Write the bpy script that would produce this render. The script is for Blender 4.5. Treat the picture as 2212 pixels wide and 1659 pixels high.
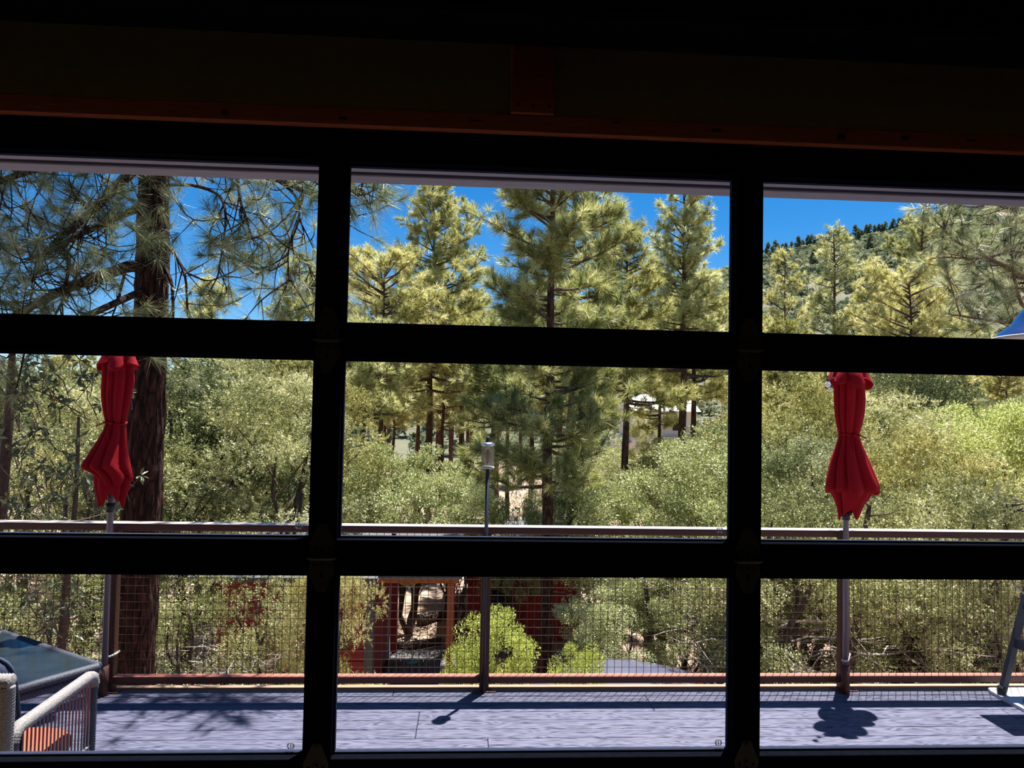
import bpy, bmesh, math
import numpy as np
from mathutils import Matrix, Vector

for o in list(bpy.data.objects): bpy.data.objects.remove(o, do_unlink=True)
S = bpy.context.scene
COL = S.collection
PI = math.pi

# ------------------------------------------------------------------ camera
FPX = 1600.0; YAW, PITCH, ROLL = 0.0569887, 0.0361970, 0.0189531
CAM = np.array([0, 0, 1.83])
def _axes():
    cy, sy, cp, sp = math.cos(YAW), math.sin(YAW), math.cos(PITCH), math.sin(PITCH)
    F = np.array([sy*cp, cy*cp, sp]); R0 = np.array([cy, -sy, 0.]); U0 = np.cross(R0, F)
    return math.cos(ROLL)*R0+math.sin(ROLL)*U0, -math.sin(ROLL)*R0+math.cos(ROLL)*U0, F
AR, AU, AF = _axes()
cd = bpy.data.cameras.new('camera'); cam = bpy.data.objects.new('camera', cd); COL.objects.link(cam)
cd.sensor_width = 36.0; cd.sensor_fit = 'HORIZONTAL'; cd.lens = 36.0*FPX/2212.0; cd.clip_end = 3000; cd.clip_start = 0.05
M = Matrix.Identity(4)
for i in range(3):
    M[i][0] = AR[i]; M[i][1] = AU[i]; M[i][2] = -AF[i]; M[i][3] = CAM[i]
cam.matrix_world = M
S.camera = cam
def ray(px, py): return AF+AR*((px-1106)/FPX)-AU*((py-829.5)/FPX)
def atY(px, py, Y): d = ray(px, py); return CAM+d*(Y/d[1])
def atZ(px, py, z): d = ray(px, py); return CAM+d*((z-1.83)/d[2])

# ------------------------------------------------------------------ world, sun, exposure
SUN = Vector((0.166, 0.272, 1.0)).normalized()
W = bpy.data.worlds.new('world'); S.world = W; W.use_nodes = True
nt = W.node_tree; nt.nodes.clear()
sky = nt.nodes.new('ShaderNodeTexSky'); sky.sky_type = 'NISHITA'; sky.sun_disc = False
sky.sun_elevation = math.asin(SUN.z); sky.sun_rotation = math.atan2(SUN.x, SUN.y)
sky.altitude = 1800; sky.air_density = 1.0; sky.dust_density = 0.25; sky.ozone_density = 3.0
hs = nt.nodes.new('ShaderNodeHueSaturation'); hs.inputs['Saturation'].default_value = 1.42; hs.inputs['Value'].default_value = 1.0
bg = nt.nodes.new('ShaderNodeBackground'); bg.inputs['Strength'].default_value = 0.082
wo = nt.nodes.new('ShaderNodeOutputWorld')
nt.links.new(sky.outputs[0], hs.inputs['Color']); nt.links.new(hs.outputs[0], bg.inputs[0]); nt.links.new(bg.outputs[0], wo.inputs[0])
sd = bpy.data.lights.new('sun', 'SUN'); sd.energy = 7.5; sd.angle = 0.0093; sd.color = (1.0, 0.965, 0.90)
so = bpy.data.objects.new('sun', sd); COL.objects.link(so); so.rotation_euler = SUN.to_track_quat('Z', 'Y').to_euler(); so.location = (6, 10, 30)
vs = S.view_settings
vs.view_transform = 'Standard'; vs.look = 'None'; vs.exposure = 0.9; vs.gamma = 1.0; vs.use_curve_mapping = False
try:
    S.cycles.max_bounces = 6; S.cycles.transparent_max_bounces = 12; S.cycles.caustics_reflective = False; S.cycles.caustics_refractive = False
except Exception: pass

# ------------------------------------------------------------------ materials
def newmat(name):
    m = bpy.data.materials.new(name); m.use_nodes = True; m.node_tree.nodes.clear()
    return m, m.node_tree.nodes, m.node_tree.links
def ramp(N, stops):
    r = N.new('ShaderNodeValToRGB'); e = r.color_ramp.elements
    while len(e) < len(stops): e.new(0.5)
    for k, (p, c) in enumerate(stops): e[k].position = p; e[k].color = (*c, 1)
    return r
def mat(name, c1, c2=None, scale=20, rough=0.6, stretch=(1, 1, 1), metal=0.0, bump=0.0, bscale=None, spec=0.5, detail=4, trans=0.0, coat=0.0, alpha=1.0):
    m, N, L = newmat(name)
    out = N.new('ShaderNodeOutputMaterial'); p = N.new('ShaderNodeBsdfPrincipled')
    p.inputs['Roughness'].default_value = rough; p.inputs['Metallic'].default_value = metal
    p.inputs['Specular IOR Level'].default_value = spec; p.inputs['Coat Weight'].default_value = coat
    L.new(p.outputs[0], out.inputs[0])
    tc = N.new('ShaderNodeTexCoord'); mp = N.new('ShaderNodeMapping'); mp.inputs['Scale'].default_value = stretch
    L.new(tc.outputs['Object'], mp.inputs[0])
    nz = N.new('ShaderNodeTexNoise'); nz.inputs['Scale'].default_value = scale; nz.inputs['Detail'].default_value = detail
    L.new(mp.outputs[0], nz.inputs[0])
    if c2 is None: c2 = tuple(min(1, v*1.25) for v in c1)
    r = ramp(N, [(0.3, c1), (0.7, c2)]); L.new(nz.outputs[0], r.inputs[0]); L.new(r.outputs[0], p.inputs['Base Color'])
    if bump > 0:
        b = N.new('ShaderNodeBump'); b.inputs['Strength'].default_value = bump; b.inputs['Distance'].default_value = 0.02
        L.new(nz.outputs[0], b.inputs['Height']); L.new(b.outputs[0], p.inputs['Normal'])
    if trans > 0:
        t = N.new('ShaderNodeBsdfTranslucent'); L.new(r.outputs[0], t.inputs[0])
        x = N.new('ShaderNodeMixShader'); x.inputs[0].default_value = trans
        L.new(p.outputs[0], x.inputs[1]); L.new(t.outputs[0], x.inputs[2]); L.new(x.outputs[0], out.inputs[0])
    return m
def leafmat(name, cols, trans=0.4, gloss=0.08, tboost=1.6):
    """foliage: own colour varies from leaf to leaf (attribute rnd) and from tree to tree"""
    m, N, L = newmat(name)
    out = N.new('ShaderNodeOutputMaterial')
    at = N.new('ShaderNodeAttribute'); at.attribute_name = 'rnd'
    oi = N.new('ShaderNodeObjectInfo')
    ad = N.new('ShaderNodeMath'); ad.operation = 'MULTIPLY_ADD'; ad.inputs[1].default_value = 0.42; ad.inputs[2].default_value = -0.11
    L.new(oi.outputs['Random'], ad.inputs[0])
    a2 = N.new('ShaderNodeMath'); a2.operation = 'ADD'; L.new(at.outputs['Fac'], a2.inputs[0]); L.new(ad.outputs[0], a2.inputs[1])
    r = ramp(N, [(k/(len(cols)-1), c) for k, c in enumerate(cols)]); L.new(a2.outputs[0], r.inputs[0])
    d = N.new('ShaderNodeBsdfDiffuse'); L.new(r.outputs[0], d.inputs[0])
    tm = N.new('ShaderNodeVectorMath'); tm.operation = 'SCALE'; tm.inputs['Scale'].default_value = tboost
    L.new(r.outputs[0], tm.inputs[0])
    t = N.new('ShaderNodeBsdfTranslucent'); L.new(tm.outputs[0], t.inputs[0])
    x = N.new('ShaderNodeMixShader'); x.inputs[0].default_value = trans; L.new(d.outputs[0], x.inputs[1]); L.new(t.outputs[0], x.inputs[2])
    g = N.new('ShaderNodeBsdfGlossy'); g.inputs['Roughness'].default_value = 0.38; g.inputs[0].default_value = (0.9, 0.93, 0.85, 1)
    y = N.new('ShaderNodeMixShader'); y.inputs[0].default_value = gloss; L.new(x.outputs[0], y.inputs[1]); L.new(g.outputs[0], y.inputs[2])
    L.new(y.outputs[0], out.inputs[0])
    return m
def barkmat(name, dark, light, sc=1.0, bump=0.8):
    m, N, L = newmat(name)
    out = N.new('ShaderNodeOutputMaterial'); p = N.new('ShaderNodeBsdfPrincipled'); p.inputs['Roughness'].default_value = 0.9; p.inputs['Specular IOR Level'].default_value = 0.2
    tc = N.new('ShaderNodeTexCoord'); mp = N.new('ShaderNodeMapping'); mp.inputs['Scale'].default_value = (1, 1, 0.22); L.new(tc.outputs['Object'], mp.inputs[0])
    n1 = N.new('ShaderNodeTexNoise'); n1.inputs['Scale'].default_value = 26*sc; n1.inputs['Detail'].default_value = 6; L.new(mp.outputs[0], n1.inputs[0])
    v = N.new('ShaderNodeTexVoronoi'); v.feature = 'DISTANCE_TO_EDGE'; v.inputs['Scale'].default_value = 22*sc; L.new(mp.outputs[0], v.inputs[0])
    r = ramp(N, [(0.30, dark), (0.55, tuple(0.5*(a+b) for a, b in zip(dark, light))), (0.72, light)]); L.new(n1.outputs[0], r.inputs[0])
    vr = ramp(N, [(0.0, (0.25, 0.22, 0.22)), (0.12, (1, 1, 1))]); L.new(v.outputs['Distance'], vr.inputs[0])
    mx = N.new('ShaderNodeMix'); mx.data_type = 'RGBA'; mx.blend_type = 'MULTIPLY'; mx.inputs[0].default_value = 1.0
    L.new(r.outputs[0], mx.inputs[6]); L.new(vr.outputs[0], mx.inputs[7]); L.new(mx.outputs[2], p.inputs['Base Color'])
    b = N.new('ShaderNodeBump'); b.inputs['Strength'].default_value = bump; b.inputs['Distance'].default_value = 0.03
    L.new(v.outputs['Distance'], b.inputs['Height']); L.new(b.outputs[0], p.inputs['Normal'])
    L.new(p.outputs[0], out.inputs[0])
    return m
def deckmat():
    m, N, L = newmat('deck composite board')
    out = N.new('ShaderNodeOutputMaterial'); p = N.new('ShaderNodeBsdfPrincipled'); p.inputs['Roughness'].default_value = 0.55; p.inputs['Specular IOR Level'].default_value = 0.35
    tc = N.new('ShaderNodeTexCoord'); oi = N.new('ShaderNodeObjectInfo')
    of = N.new('ShaderNodeVectorMath'); of.operation = 'MULTIPLY_ADD'; of.inputs[1].default_value = (37, 5, 0); L.new(oi.outputs['Random'], of.inputs[0]); L.new(tc.outputs['Object'], of.inputs[2])
    mp = N.new('ShaderNodeMapping'); mp.inputs['Scale'].default_value = (1.5, 16, 6); L.new(of.outputs[0], mp.inputs[0])
    nz = N.new('ShaderNodeTexNoise'); nz.inputs['Scale'].default_value = 1.1; nz.inputs['Detail'].default_value = 2; nz.inputs['Distortion'].default_value = 0.4; L.new(mp.outputs[0], nz.inputs[0])
    ml = N.new('ShaderNodeMath'); ml.operation = 'MULTIPLY'; ml.inputs[1].default_value = 13.0; L.new(nz.outputs[0], ml.inputs[0])
    fr = N.new('ShaderNodeMath'); fr.operation = 'PINGPONG'; fr.inputs[1].default_value = 0.5; L.new(ml.outputs[0], fr.inputs[0])
    fn = N.new('ShaderNodeTexNoise'); fn.inputs['Scale'].default_value = 9; fn.inputs['Detail'].default_value = 5; L.new(mp.outputs[0], fn.inputs[0])
    md = N.new('ShaderNodeMath'); md.operation = 'MULTIPLY_ADD'; md.inputs[1].default_value = 1.2; L.new(fr.outputs[0], md.inputs[0]); L.new(fn.outputs[0], md.inputs[2])
    r = ramp(N, [(0.38, (0.008, 0.010, 0.030)), (0.58, (0.045, 0.046, 0.085)), (0.98, (0.125, 0.124, 0.19))]); L.new(md.outputs[0], r.inputs[0])
    L.new(r.outputs[0], p.inputs['Base Color'])
    b = N.new('ShaderNodeBump'); b.inputs['Strength'].default_value = 0.5; b.inputs['Distance'].default_value = 0.004; L.new(md.outputs[0], b.inputs['Height']); L.new(b.outputs[0], p.inputs['Normal'])
    L.new(p.outputs[0], out.inputs[0])
    return m
def panemat(name, tint, refl=0.06):
    m, N, L = newmat(name)
    out = N.new('ShaderNodeOutputMaterial'); t = N.new('ShaderNodeBsdfTransparent')
    tc = N.new('ShaderNodeTexCoord'); nz = N.new('ShaderNodeTexNoise'); nz.inputs['Scale'].default_value = 3; L.new(tc.outputs['Object'], nz.inputs[0])
    r = ramp(N, [(0.0, tuple(v*0.985 for v in tint)), (1.0, tint)]); L.new(nz.outputs[0], r.inputs[0]); L.new(r.outputs[0], t.inputs[0])
    g = N.new('ShaderNodeBsdfGlossy'); g.inputs['Roughness'].default_value = 0.0
    lw = N.new('ShaderNodeLayerWeight'); lw.inputs[0].default_value = 0.5
    pw = N.new('ShaderNodeMath'); pw.operation = 'POWER'; pw.inputs[1].default_value = 5.0; L.new(lw.outputs['Facing'], pw.inputs[0])
    ml = N.new('ShaderNodeMath'); ml.operation = 'MULTIPLY_ADD'; ml.inputs[1].default_value = 0.9; ml.inputs[2].default_value = refl; L.new(pw.outputs[0], ml.inputs[0]); ml.use_clamp = True
    x = N.new('ShaderNodeMixShader'); L.new(ml.outputs[0], x.inputs[0]); L.new(t.outputs[0], x.inputs[1]); L.new(g.outputs[0], x.inputs[2]); L.new(x.outputs[0], out.inputs[0])
    return m

MT = {}
MT['deck'] = deckmat()
MT['door'] = mat('black powder coated aluminium', (0.005, 0.006, 0.010), (0.007, 0.008, 0.013), 60, 1.0, spec=0.0)
MT['stop'] = mat('anodised glazing bead', (0.028, 0.034, 0.06), None, 60, 1.0, spec=0.0)
MT['hinge'] = mat('galvanised hinge steel', (0.035, 0.036, 0.03), (0.05, 0.05, 0.042), 90, 0.55, metal=0.3)
MT['pane'] = panemat('door glass', (0.985, 0.99, 0.995), 0.02)
MT['etch'] = mat('etched glass mark', (0.42, 0.43, 0.46), None, 200, 0.8, trans=0.35)
MT['plaster'] = mat('tan plaster', (0.46, 0.33, 0.15), (0.52, 0.38, 0.17), 40, 0.9, bump=0.1)
MT['wood'] = mat('red stained pine trim', (0.36, 0.075, 0.022), (0.48, 0.115, 0.035), 14, 0.55, stretch=(1.2, 9, 9), bump=0.05)
MT['knot'] = mat('dark wood knot', (0.05, 0.012, 0.006), None, 60, 0.6)
MT['ceil'] = mat('black steel beam', (0.004, 0.0035, 0.003), (0.006, 0.005, 0.004), 8, 0.9, stretch=(1, 8, 1), spec=0.02)
MT['floor'] = mat('honey oak floor boards', (0.52, 0.38, 0.24), (0.62, 0.46, 0.30), 6, 0.6, stretch=(8, 1, 1))
MT['pale'] = mat('cream room wall', (0.76, 0.69, 0.55), (0.82, 0.75, 0.60), 30, 0.9)
MT['ceilw'] = mat('pine ceiling', (0.42, 0.30, 0.17), (0.52, 0.38, 0.22), 8, 0.7, stretch=(1, 8, 1))
MT['ext'] = mat('painted exterior siding', (0.30, 0.28, 0.27), (0.36, 0.34, 0.33), 20, 0.8)
MT['jamb'] = mat('weathered grey jamb board', (0.34, 0.32, 0.37), (0.44, 0.42, 0.47), 9, 0.75, stretch=(1, 14, 14), bump=0.1)
MT['rust'] = mat('rust brown steel', (0.055, 0.016, 0.012), (0.095, 0.026, 0.018), 55, 0.55, bump=0.08)
MT['cap'] = mat('sunlit tone rail top', (0.40, 0.33, 0.30), (0.50, 0.43, 0.39), 12, 0.5)  # sunlight on the brown top rail, put into a pale colour
MT['sunlit_red'] = mat('sunlit tone red steel', (0.34, 0.105, 0.07), (0.44, 0.16, 0.11), 12, 0.6)  # sunlight on the bottom rail's upper face, painted as salmon
MT['curb'] = mat('deck edge flashing', (0.30, 0.17, 0.12), (0.40, 0.26, 0.18), 6, 0.6, stretch=(1, 6, 6))
MT['red'] = mat('red umbrella canvas', (0.40, 0.002, 0.012), (0.46, 0.003, 0.015), 300, 0.75, trans=0.32, bump=0.03, spec=0.25)
MT['bronze'] = mat('bronze umbrella pole', (0.16, 0.145, 0.17), (0.19, 0.17, 0.20), 50, 0.4, metal=0.25)
MT['black'] = mat('black metal', (0.012, 0.013, 0.018), (0.02, 0.021, 0.027), 60, 0.45)
MT['chrome'] = mat('bright steel', (0.55, 0.56, 0.58), (0.65, 0.66, 0.68), 60, 0.25, metal=0.9)
MT['navy'] = mat('navy cushion fabric', (0.020, 0.032, 0.075), (0.032, 0.048, 0.10), 260, 0.85, bump=0.1)
MT['coral'] = mat('coral red seat fabric', (0.55, 0.06, 0.022), (0.62, 0.085, 0.03), 260, 0.85, bump=0.1)
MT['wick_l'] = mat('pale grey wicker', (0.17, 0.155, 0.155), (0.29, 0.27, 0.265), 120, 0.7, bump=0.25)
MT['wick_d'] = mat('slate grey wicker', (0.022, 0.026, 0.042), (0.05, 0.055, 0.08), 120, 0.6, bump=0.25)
MT['rope'] = mat('grey rope', (0.15, 0.14, 0.155), (0.22, 0.205, 0.22), 160, 0.8)
MT['tglass'] = mat('dark table glass', (0.014, 0.019, 0.021), (0.02, 0.026, 0.028), 10, 0.12, spec=0.22)
MT['slate'] = mat('slate blue steel', (0.035, 0.042, 0.065), (0.05, 0.058, 0.085), 40, 0.45)
MT['board'] = mat('pale base board', (0.62, 0.62, 0.66), (0.72, 0.72, 0.74), 12, 0.5)
MT['blue'] = mat('navy enamel', (0.010, 0.030, 0.12), (0.012, 0.036, 0.14), 30, 0.25, coat=0.3)
MT['whiten'] = mat('white enamel', (0.66, 0.66, 0.68), (0.72, 0.72, 0.74), 30, 0.4)
MT['soil'] = mat('dry sandy soil', (0.20, 0.125, 0.085), (0.46, 0.34, 0.25), 0.9, 0.95, bump=0.6, detail=9)
MT['hillsoil'] = mat('dry hillside', (0.085, 0.085, 0.045), (0.17, 0.155, 0.095), 0.06, 0.95, detail=8)
MT['bark'] = barkmat('ponderosa bark', (0.012, 0.006, 0.007), (0.105, 0.042, 0.028), 1.0)
MT['barkf'] = barkmat('pine bark', (0.045, 0.026, 0.020), (0.22, 0.11, 0.07), 0.8)
MT['barkj'] = barkmat('grey juniper bark', (0.045, 0.033, 0.028), (0.20, 0.15, 0.12), 1.4)
MT['twig'] = mat('brown twig bark', (0.055, 0.032, 0.024), (0.12, 0.075, 0.055), 30, 0.9)
MT['dead'] = mat('bleached dead twig', (0.42, 0.35, 0.32), (0.58, 0.50, 0.46), 30, 0.9)
MT['n_near'] = leafmat('near pine needles', [(0.07, 0.10, 0.04), (0.26, 0.29, 0.13), (0.66, 0.65, 0.42)], 0.42, 0.06, 1.2)
MT['n_mid'] = leafmat('pine needles', [(0.09, 0.125, 0.04), (0.38, 0.39, 0.125), (0.80, 0.77, 0.42)], 0.45, 0.05, 1.2)
MT['n_mix'] = leafmat('yellowish pine needles', [(0.10, 0.13, 0.04), (0.42, 0.42, 0.135), (0.84, 0.80, 0.44)], 0.48, 0.05, 1.25)  # slightly yellower needles for the centre pine
MT['n_yel'] = leafmat('yellow green pine needles', [(0.14, 0.155, 0.04), (0.46, 0.44, 0.13), (0.80, 0.74, 0.38)], 0.42, 0.04, 1.2)
MT['jun'] = leafmat('juniper scales', [(0.06, 0.08, 0.03), (0.38, 0.385, 0.15), (0.86, 0.82, 0.50)], 0.19, 0.02, 1.1)
MT['jun_d'] = leafmat('dark juniper scales', [(0.03, 0.045, 0.02), (0.16, 0.185, 0.075), (0.48, 0.48, 0.27)], 0.18, 0.02, 1.1)
MT['jun_y'] = leafmat('yellow juniper scales', [(0.10, 0.105, 0.03), (0.47, 0.44, 0.15), (0.88, 0.80, 0.43)], 0.19, 0.02, 1.1)
MT['oak'] = leafmat('scrub oak leaves', [(0.06, 0.08, 0.03), (0.37, 0.40, 0.14), (0.82, 0.82, 0.50)], 0.22, 0.05, 1.15)
MT['oak_b'] = leafmat('bright green leaves', [(0.14, 0.18, 0.035), (0.42, 0.48, 0.09), (0.72, 0.72, 0.27)], 0.45, 0.04, 1.25)
MT['oak_m'] = leafmat('fresh oak leaves', [(0.10, 0.135, 0.035), (0.40, 0.45, 0.12), (0.76, 0.77, 0.36)], 0.30, 0.04, 1.2)
MT['oak_d'] = leafmat('dark glossy oak leaves', [(0.025, 0.036, 0.016), (0.10, 0.125, 0.05), (0.36, 0.40, 0.18)], 0.34, 0.08, 1.2)
MT['hillveg'] = leafmat('chaparral', [(0.055, 0.085, 0.05), (0.14, 0.17, 0.095), (0.30, 0.31, 0.18)], 0.3, 0.0, 1.1)
MT['barn'] = mat('barn red siding', (0.30, 0.020, 0.022), (0.38, 0.03, 0.03), 8, 0.7)
MT['orange'] = mat('orange stained beam', (0.36, 0.085, 0.02), (0.46, 0.12, 0.035), 12, 0.6, stretch=(1, 1, 1))
MT['greyw'] = mat('grey weathered wood', (0.10, 0.095, 0.10), (0.16, 0.15, 0.155), 10, 0.8, stretch=(8, 1, 8))
MT['roofg'] = mat('dark metal roof', (0.07, 0.07, 0.075), (0.10, 0.10, 0.11), 10, 0.6)
MT['whitew'] = mat('white painted wall', (0.72, 0.70, 0.68), (0.80, 0.78, 0.76), 5, 0.8)
MT['teal'] = mat('teal plastic', (0.04, 0.20, 0.21), (0.05, 0.25, 0.25), 20, 0.5)
MT['carp'] = mat('silver car paint', (0.11, 0.115, 0.19), (0.13, 0.135, 0.22), 60, 0.3, metal=0.15, coat=0.7)
MT['cglass'] = mat('tinted car glass', (0.01, 0.012, 0.014), None, 10, 0.05, spec=0.7)
MT['tail'] = mat('red lamp plastic', (0.6, 0.01, 0.012), None, 30, 0.3, coat=0.5)
MT['tyre'] = mat('tyre rubber', (0.015, 0.015, 0.016), None, 60, 0.8)
MT['pinkw'] = mat('pink stucco', (0.62, 0.38, 0.34), (0.72, 0.50, 0.45), 3, 0.8)
def frostmat(name, c, fac):
    m, N, L = newmat(name); out = N.new('ShaderNodeOutputMaterial'); t = N.new('ShaderNodeBsdfTransparent'); d = N.new('ShaderNodeBsdfTranslucent'); g = N.new('ShaderNodeBsdfDiffuse')
    tc = N.new('ShaderNodeTexCoord'); nz = N.new('ShaderNodeTexNoise'); nz.inputs['Scale'].default_value = 40; L.new(tc.outputs['Object'], nz.inputs[0])
    r = ramp(N, [(0.2, tuple(v*0.85 for v in c)), (0.8, c)]); L.new(nz.outputs[0], r.inputs[0]); L.new(r.outputs[0], d.inputs[0]); L.new(r.outputs[0], g.inputs[0])
    x = N.new('ShaderNodeMixShader'); x.inputs[0].default_value = 0.5; L.new(d.outputs[0], x.inputs[1]); L.new(g.outputs[0], x.inputs[2])
    y = N.new('ShaderNodeMixShader'); y.inputs[0].default_value = fac; L.new(t.outputs[0], y.inputs[1]); L.new(x.outputs[0], y.inputs[2]); L.new(y.outputs[0], out.inputs[0])
    return m
MT['lampg'] = frostmat('ribbed lamp glass', (0.34, 0.31, 0.26), 0.34)
MT['warm'] = mat('warm lamp glass', (0.42, 0.25, 0.14), (0.5, 0.32, 0.2), 40, 0.4)
MT['bulb'] = mat('clear bulb glass', (0.75, 0.75, 0.73), (0.85, 0.85, 0.83), 30, 0.05, trans=0.5, spec=0.9)
MT['wool'] = mat('pale strap', (0.5, 0.47, 0.43), (0.6, 0.57, 0.52), 60, 0.8)

# ------------------------------------------------------------------ object helpers
ORG = {}
def _link(o, parent):
    COL.objects.link(o)
    if parent is not None: o.parent = parent
def thing(name, label, cat, loc, group=None, kind=None):
    o = bpy.data.objects.new(name, None); o.empty_display_size = 0.1; o.location = tuple(map(float, loc)); COL.objects.link(o)
    if label: o['label'] = label
    if cat: o['category'] = cat
    if group: o['group'] = group
    if kind: o['kind'] = kind
    ORG[o.name] = np.array(loc, float)
    return o
class MB:
    def __init__(s): s.v = []; s.f = []; s.n = 0; s.r = []
    def add(s, v, f, r=None):
        v = np.asarray(v, float); s.v.append(v)
        for q in f: s.f.append(tuple(int(i)+s.n for i in q))
        s.n += len(v); return s
    def box(s, x0, x1, y0, y1, z0, z1, c=0.0):
        if c <= 0:
            v = [(x, y, z) for z in (z0, z1) for y in (y0, y1) for x in (x0, x1)]
            return s.add(v, [(0, 2, 3, 1), (4, 5, 7, 6), (0, 1, 5, 4), (2, 6, 7, 3), (0, 4, 6, 2), (1, 3, 7, 5)])
        b = bmesh.new(); bmesh.ops.create_cube(b, size=1.0)
        for w in b.verts: w.co = Vector(((x0+x1)/2+w.co.x*(x1-x0), (y0+y1)/2+w.co.y*(y1-y0), (z0+z1)/2+w.co.z*(z1-z0)))
        bmesh.ops.bevel(b, geom=b.edges[:], offset=c, segments=1, affect='EDGES')
        b.verts.ensure_lookup_table(); b.verts.index_update()
        s.add([tuple(w.co) for w in b.verts], [tuple(w.index for w in f.verts) for f in b.faces]); b.free(); return s
    def beam(s, p, q, w, h, up=(0, 0, 1)):
        p = np.array(p, float); q = np.array(q, float); d = (q-p)/np.linalg.norm(q-p)
        sd_ = np.cross(d, up); sd_ /= np.linalg.norm(sd_); u = np.cross(sd_, d)
        v = [e+sd_*a*w/2+u*b*h/2 for e in (p, q) for b in (-1, 1) for a in (-1, 1)]
        return s.add(v, [(0, 1, 3, 2), (4, 6, 7, 5), (0, 4, 5, 1), (2, 3, 7, 6), (0, 2, 6, 4), (1, 5, 7, 3)])
    def tube(s, pts, rad, n=8, cap=True):
        v, f = tube(pts, rad, n, cap); return s.add(v, f)
    def lathe(s, prof, c=(0, 0, 0), n=24, cap=True):
        c = np.array(c, float); v = []; f = []
        a = np.arange(n)*2*PI/n
        for r, z in prof: v += [(c[0]+r*math.cos(t), c[1]+r*math.sin(t), c[2]+z) for t in a]
        for i in range(len(prof)-1):
            for j in range(n):
                k = (j+1) % n; f.append((i*n+j, i*n+k, (i+1)*n+k, (i+1)*n+j))
        if cap:
            f.append(tuple(range(n-1, -1, -1))); b = (len(prof)-1)*n; f.append(tuple(range(b, b+n)))
        return s.add(v, f)
    def prism(s, poly, z0, z1):
        n = len(poly); v = [(x, y, z0) for x, y in poly]+[(x, y, z1) for x, y in poly]
        f = [tuple(range(n-1, -1, -1)), tuple(range(n, 2*n))]+[(i, (i+1) % n, n+(i+1) % n, n+i) for i in range(n)]
        return s.add(v, f)
    def data(s, name, m, org=(0, 0, 0), smooth=False):
        me = bpy.data.meshes.new(name)
        v = np.concatenate(s.v)-np.asarray(org, float)
        me.from_pydata(v.tolist(), [], s.f); me.update()
        if m: me.materials.append(MT[m])
        if smooth: me.polygons.foreach_set('use_smooth', np.ones(len(me.polygons), bool))
        return me
    def build(s, name, m, parent=None, smooth=False, loc=None, label=None, cat=None, group=None, kind=None):
        """mesh in world coordinates; origin at the parent's (or at loc)"""
        org = ORG[parent.name] if parent is not None else (np.array(loc, float) if loc is not None else np.zeros(3))
        me = s.data(name, m, org, smooth)
        o = bpy.data.objects.new(name, me); _link(o, parent)
        if parent is None: o.location = tuple(map(float, org))
        ORG[o.name] = org
        if label: o['label'] = label
        if cat: o['category'] = cat
        if group: o['group'] = group
        if kind: o['kind'] = kind
        return o
def tube(pts, rad, n=8, cap=True):
    pts = np.asarray(pts, float); k = len(pts)
    rad = np.broadcast_to(np.asarray(rad, float), (k,))
    t = np.gradient(pts, axis=0); t /= np.linalg.norm(t, axis=1, keepdims=True)+1e-12
    ref = np.array([0, 0, 1.]) if abs(t[:, 2]).mean() < 0.8 else np.array([1., 0, 0])
    a = np.cross(t, ref); a /= np.linalg.norm(a, axis=1, keepdims=True)+1e-9; b = np.cross(t, a)
    th = np.arange(n)*2*PI/n
    v = (pts[:, None]+rad[:, None, None]*(np.cos(th)[None, :, None]*a[:, None]+np.sin(th)[None, :, None]*b[:, None])).reshape(-1, 3)
    i = np.arange(k-1)[:, None]*n; j = np.arange(n)[None]; j2 = (j+1) % n
    f = np.stack([i+j, i+j2, i+n+j2, i+n+j], -1).reshape(-1, 4).tolist()
    if cap: f.append(list(range(n-1, -1, -1))); f.append(list(range((k-1)*n, k*n)))
    return v, f
def inst(name, me, parent, loc, rot=None, scale=None):
    o = bpy.data.objects.new(name, me); _link(o, parent)
    o.location = tuple(map(float, np.asarray(loc, float)-(ORG[parent.name] if parent is not None else 0)))
    if rot is not None: o.rotation_euler = rot
    if scale is not None: o.scale = scale
    return o
def copy_tree(root, loc, rotz=0, s=1.0, label=None, group=None):
    r = root.copy(); COL.objects.link(r); r.location = tuple(map(float, loc)); r.rotation_euler = (0, 0, rotz)
    r.scale = (s, s, s) if np.isscalar(s) else s
    if label: r['label'] = label
    if group: r['group'] = group
    elif 'group' in r: del r['group']
    for ch in root.children:
        c = ch.copy(); COL.objects.link(c); c.parent = r
        for g in ch.children:
            d = g.copy(); COL.objects.link(d); d.parent = c
    return r
def struct(name, b, m, label=None): 
    o = b.build(name, m, kind='structure')
    if label: o['label'] = label
    return o
def triobj(name, V, m, parent, rnd=None, tris=None, kind=None):
    """fast mesh of loose triangles: V (n,3,3) local coordinates"""
    V = np.asarray(V, np.float32); n = len(V)
    me = bpy.data.meshes.new(name)
    me.vertices.add(3*n); me.vertices.foreach_set('co', V.reshape(-1))
    me.loops.add(3*n); me.loops.foreach_set('vertex_index', np.arange(3*n, dtype=np.int32))
    me.polygons.add(n); me.polygons.foreach_set('loop_start', np.arange(0, 3*n, 3, dtype=np.int32)); me.polygons.foreach_set('loop_total', np.full(n, 3, np.int32))
    me.update(calc_edges=True)
    if rnd is not None:
        a = me.attributes.new('rnd', 'FLOAT', 'FACE'); a.data.foreach_set('value', np.asarray(rnd, np.float32))
    me.materials.append(MT[m])
    o = bpy.data.objects.new(name, me); _link(o, parent)
    if kind: o['kind'] = kind
    return o
def rng(s): return np.random.default_rng(s)
def unit(v): return v/(np.linalg.norm(v, axis=-1, keepdims=True)+1e-9)

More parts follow.
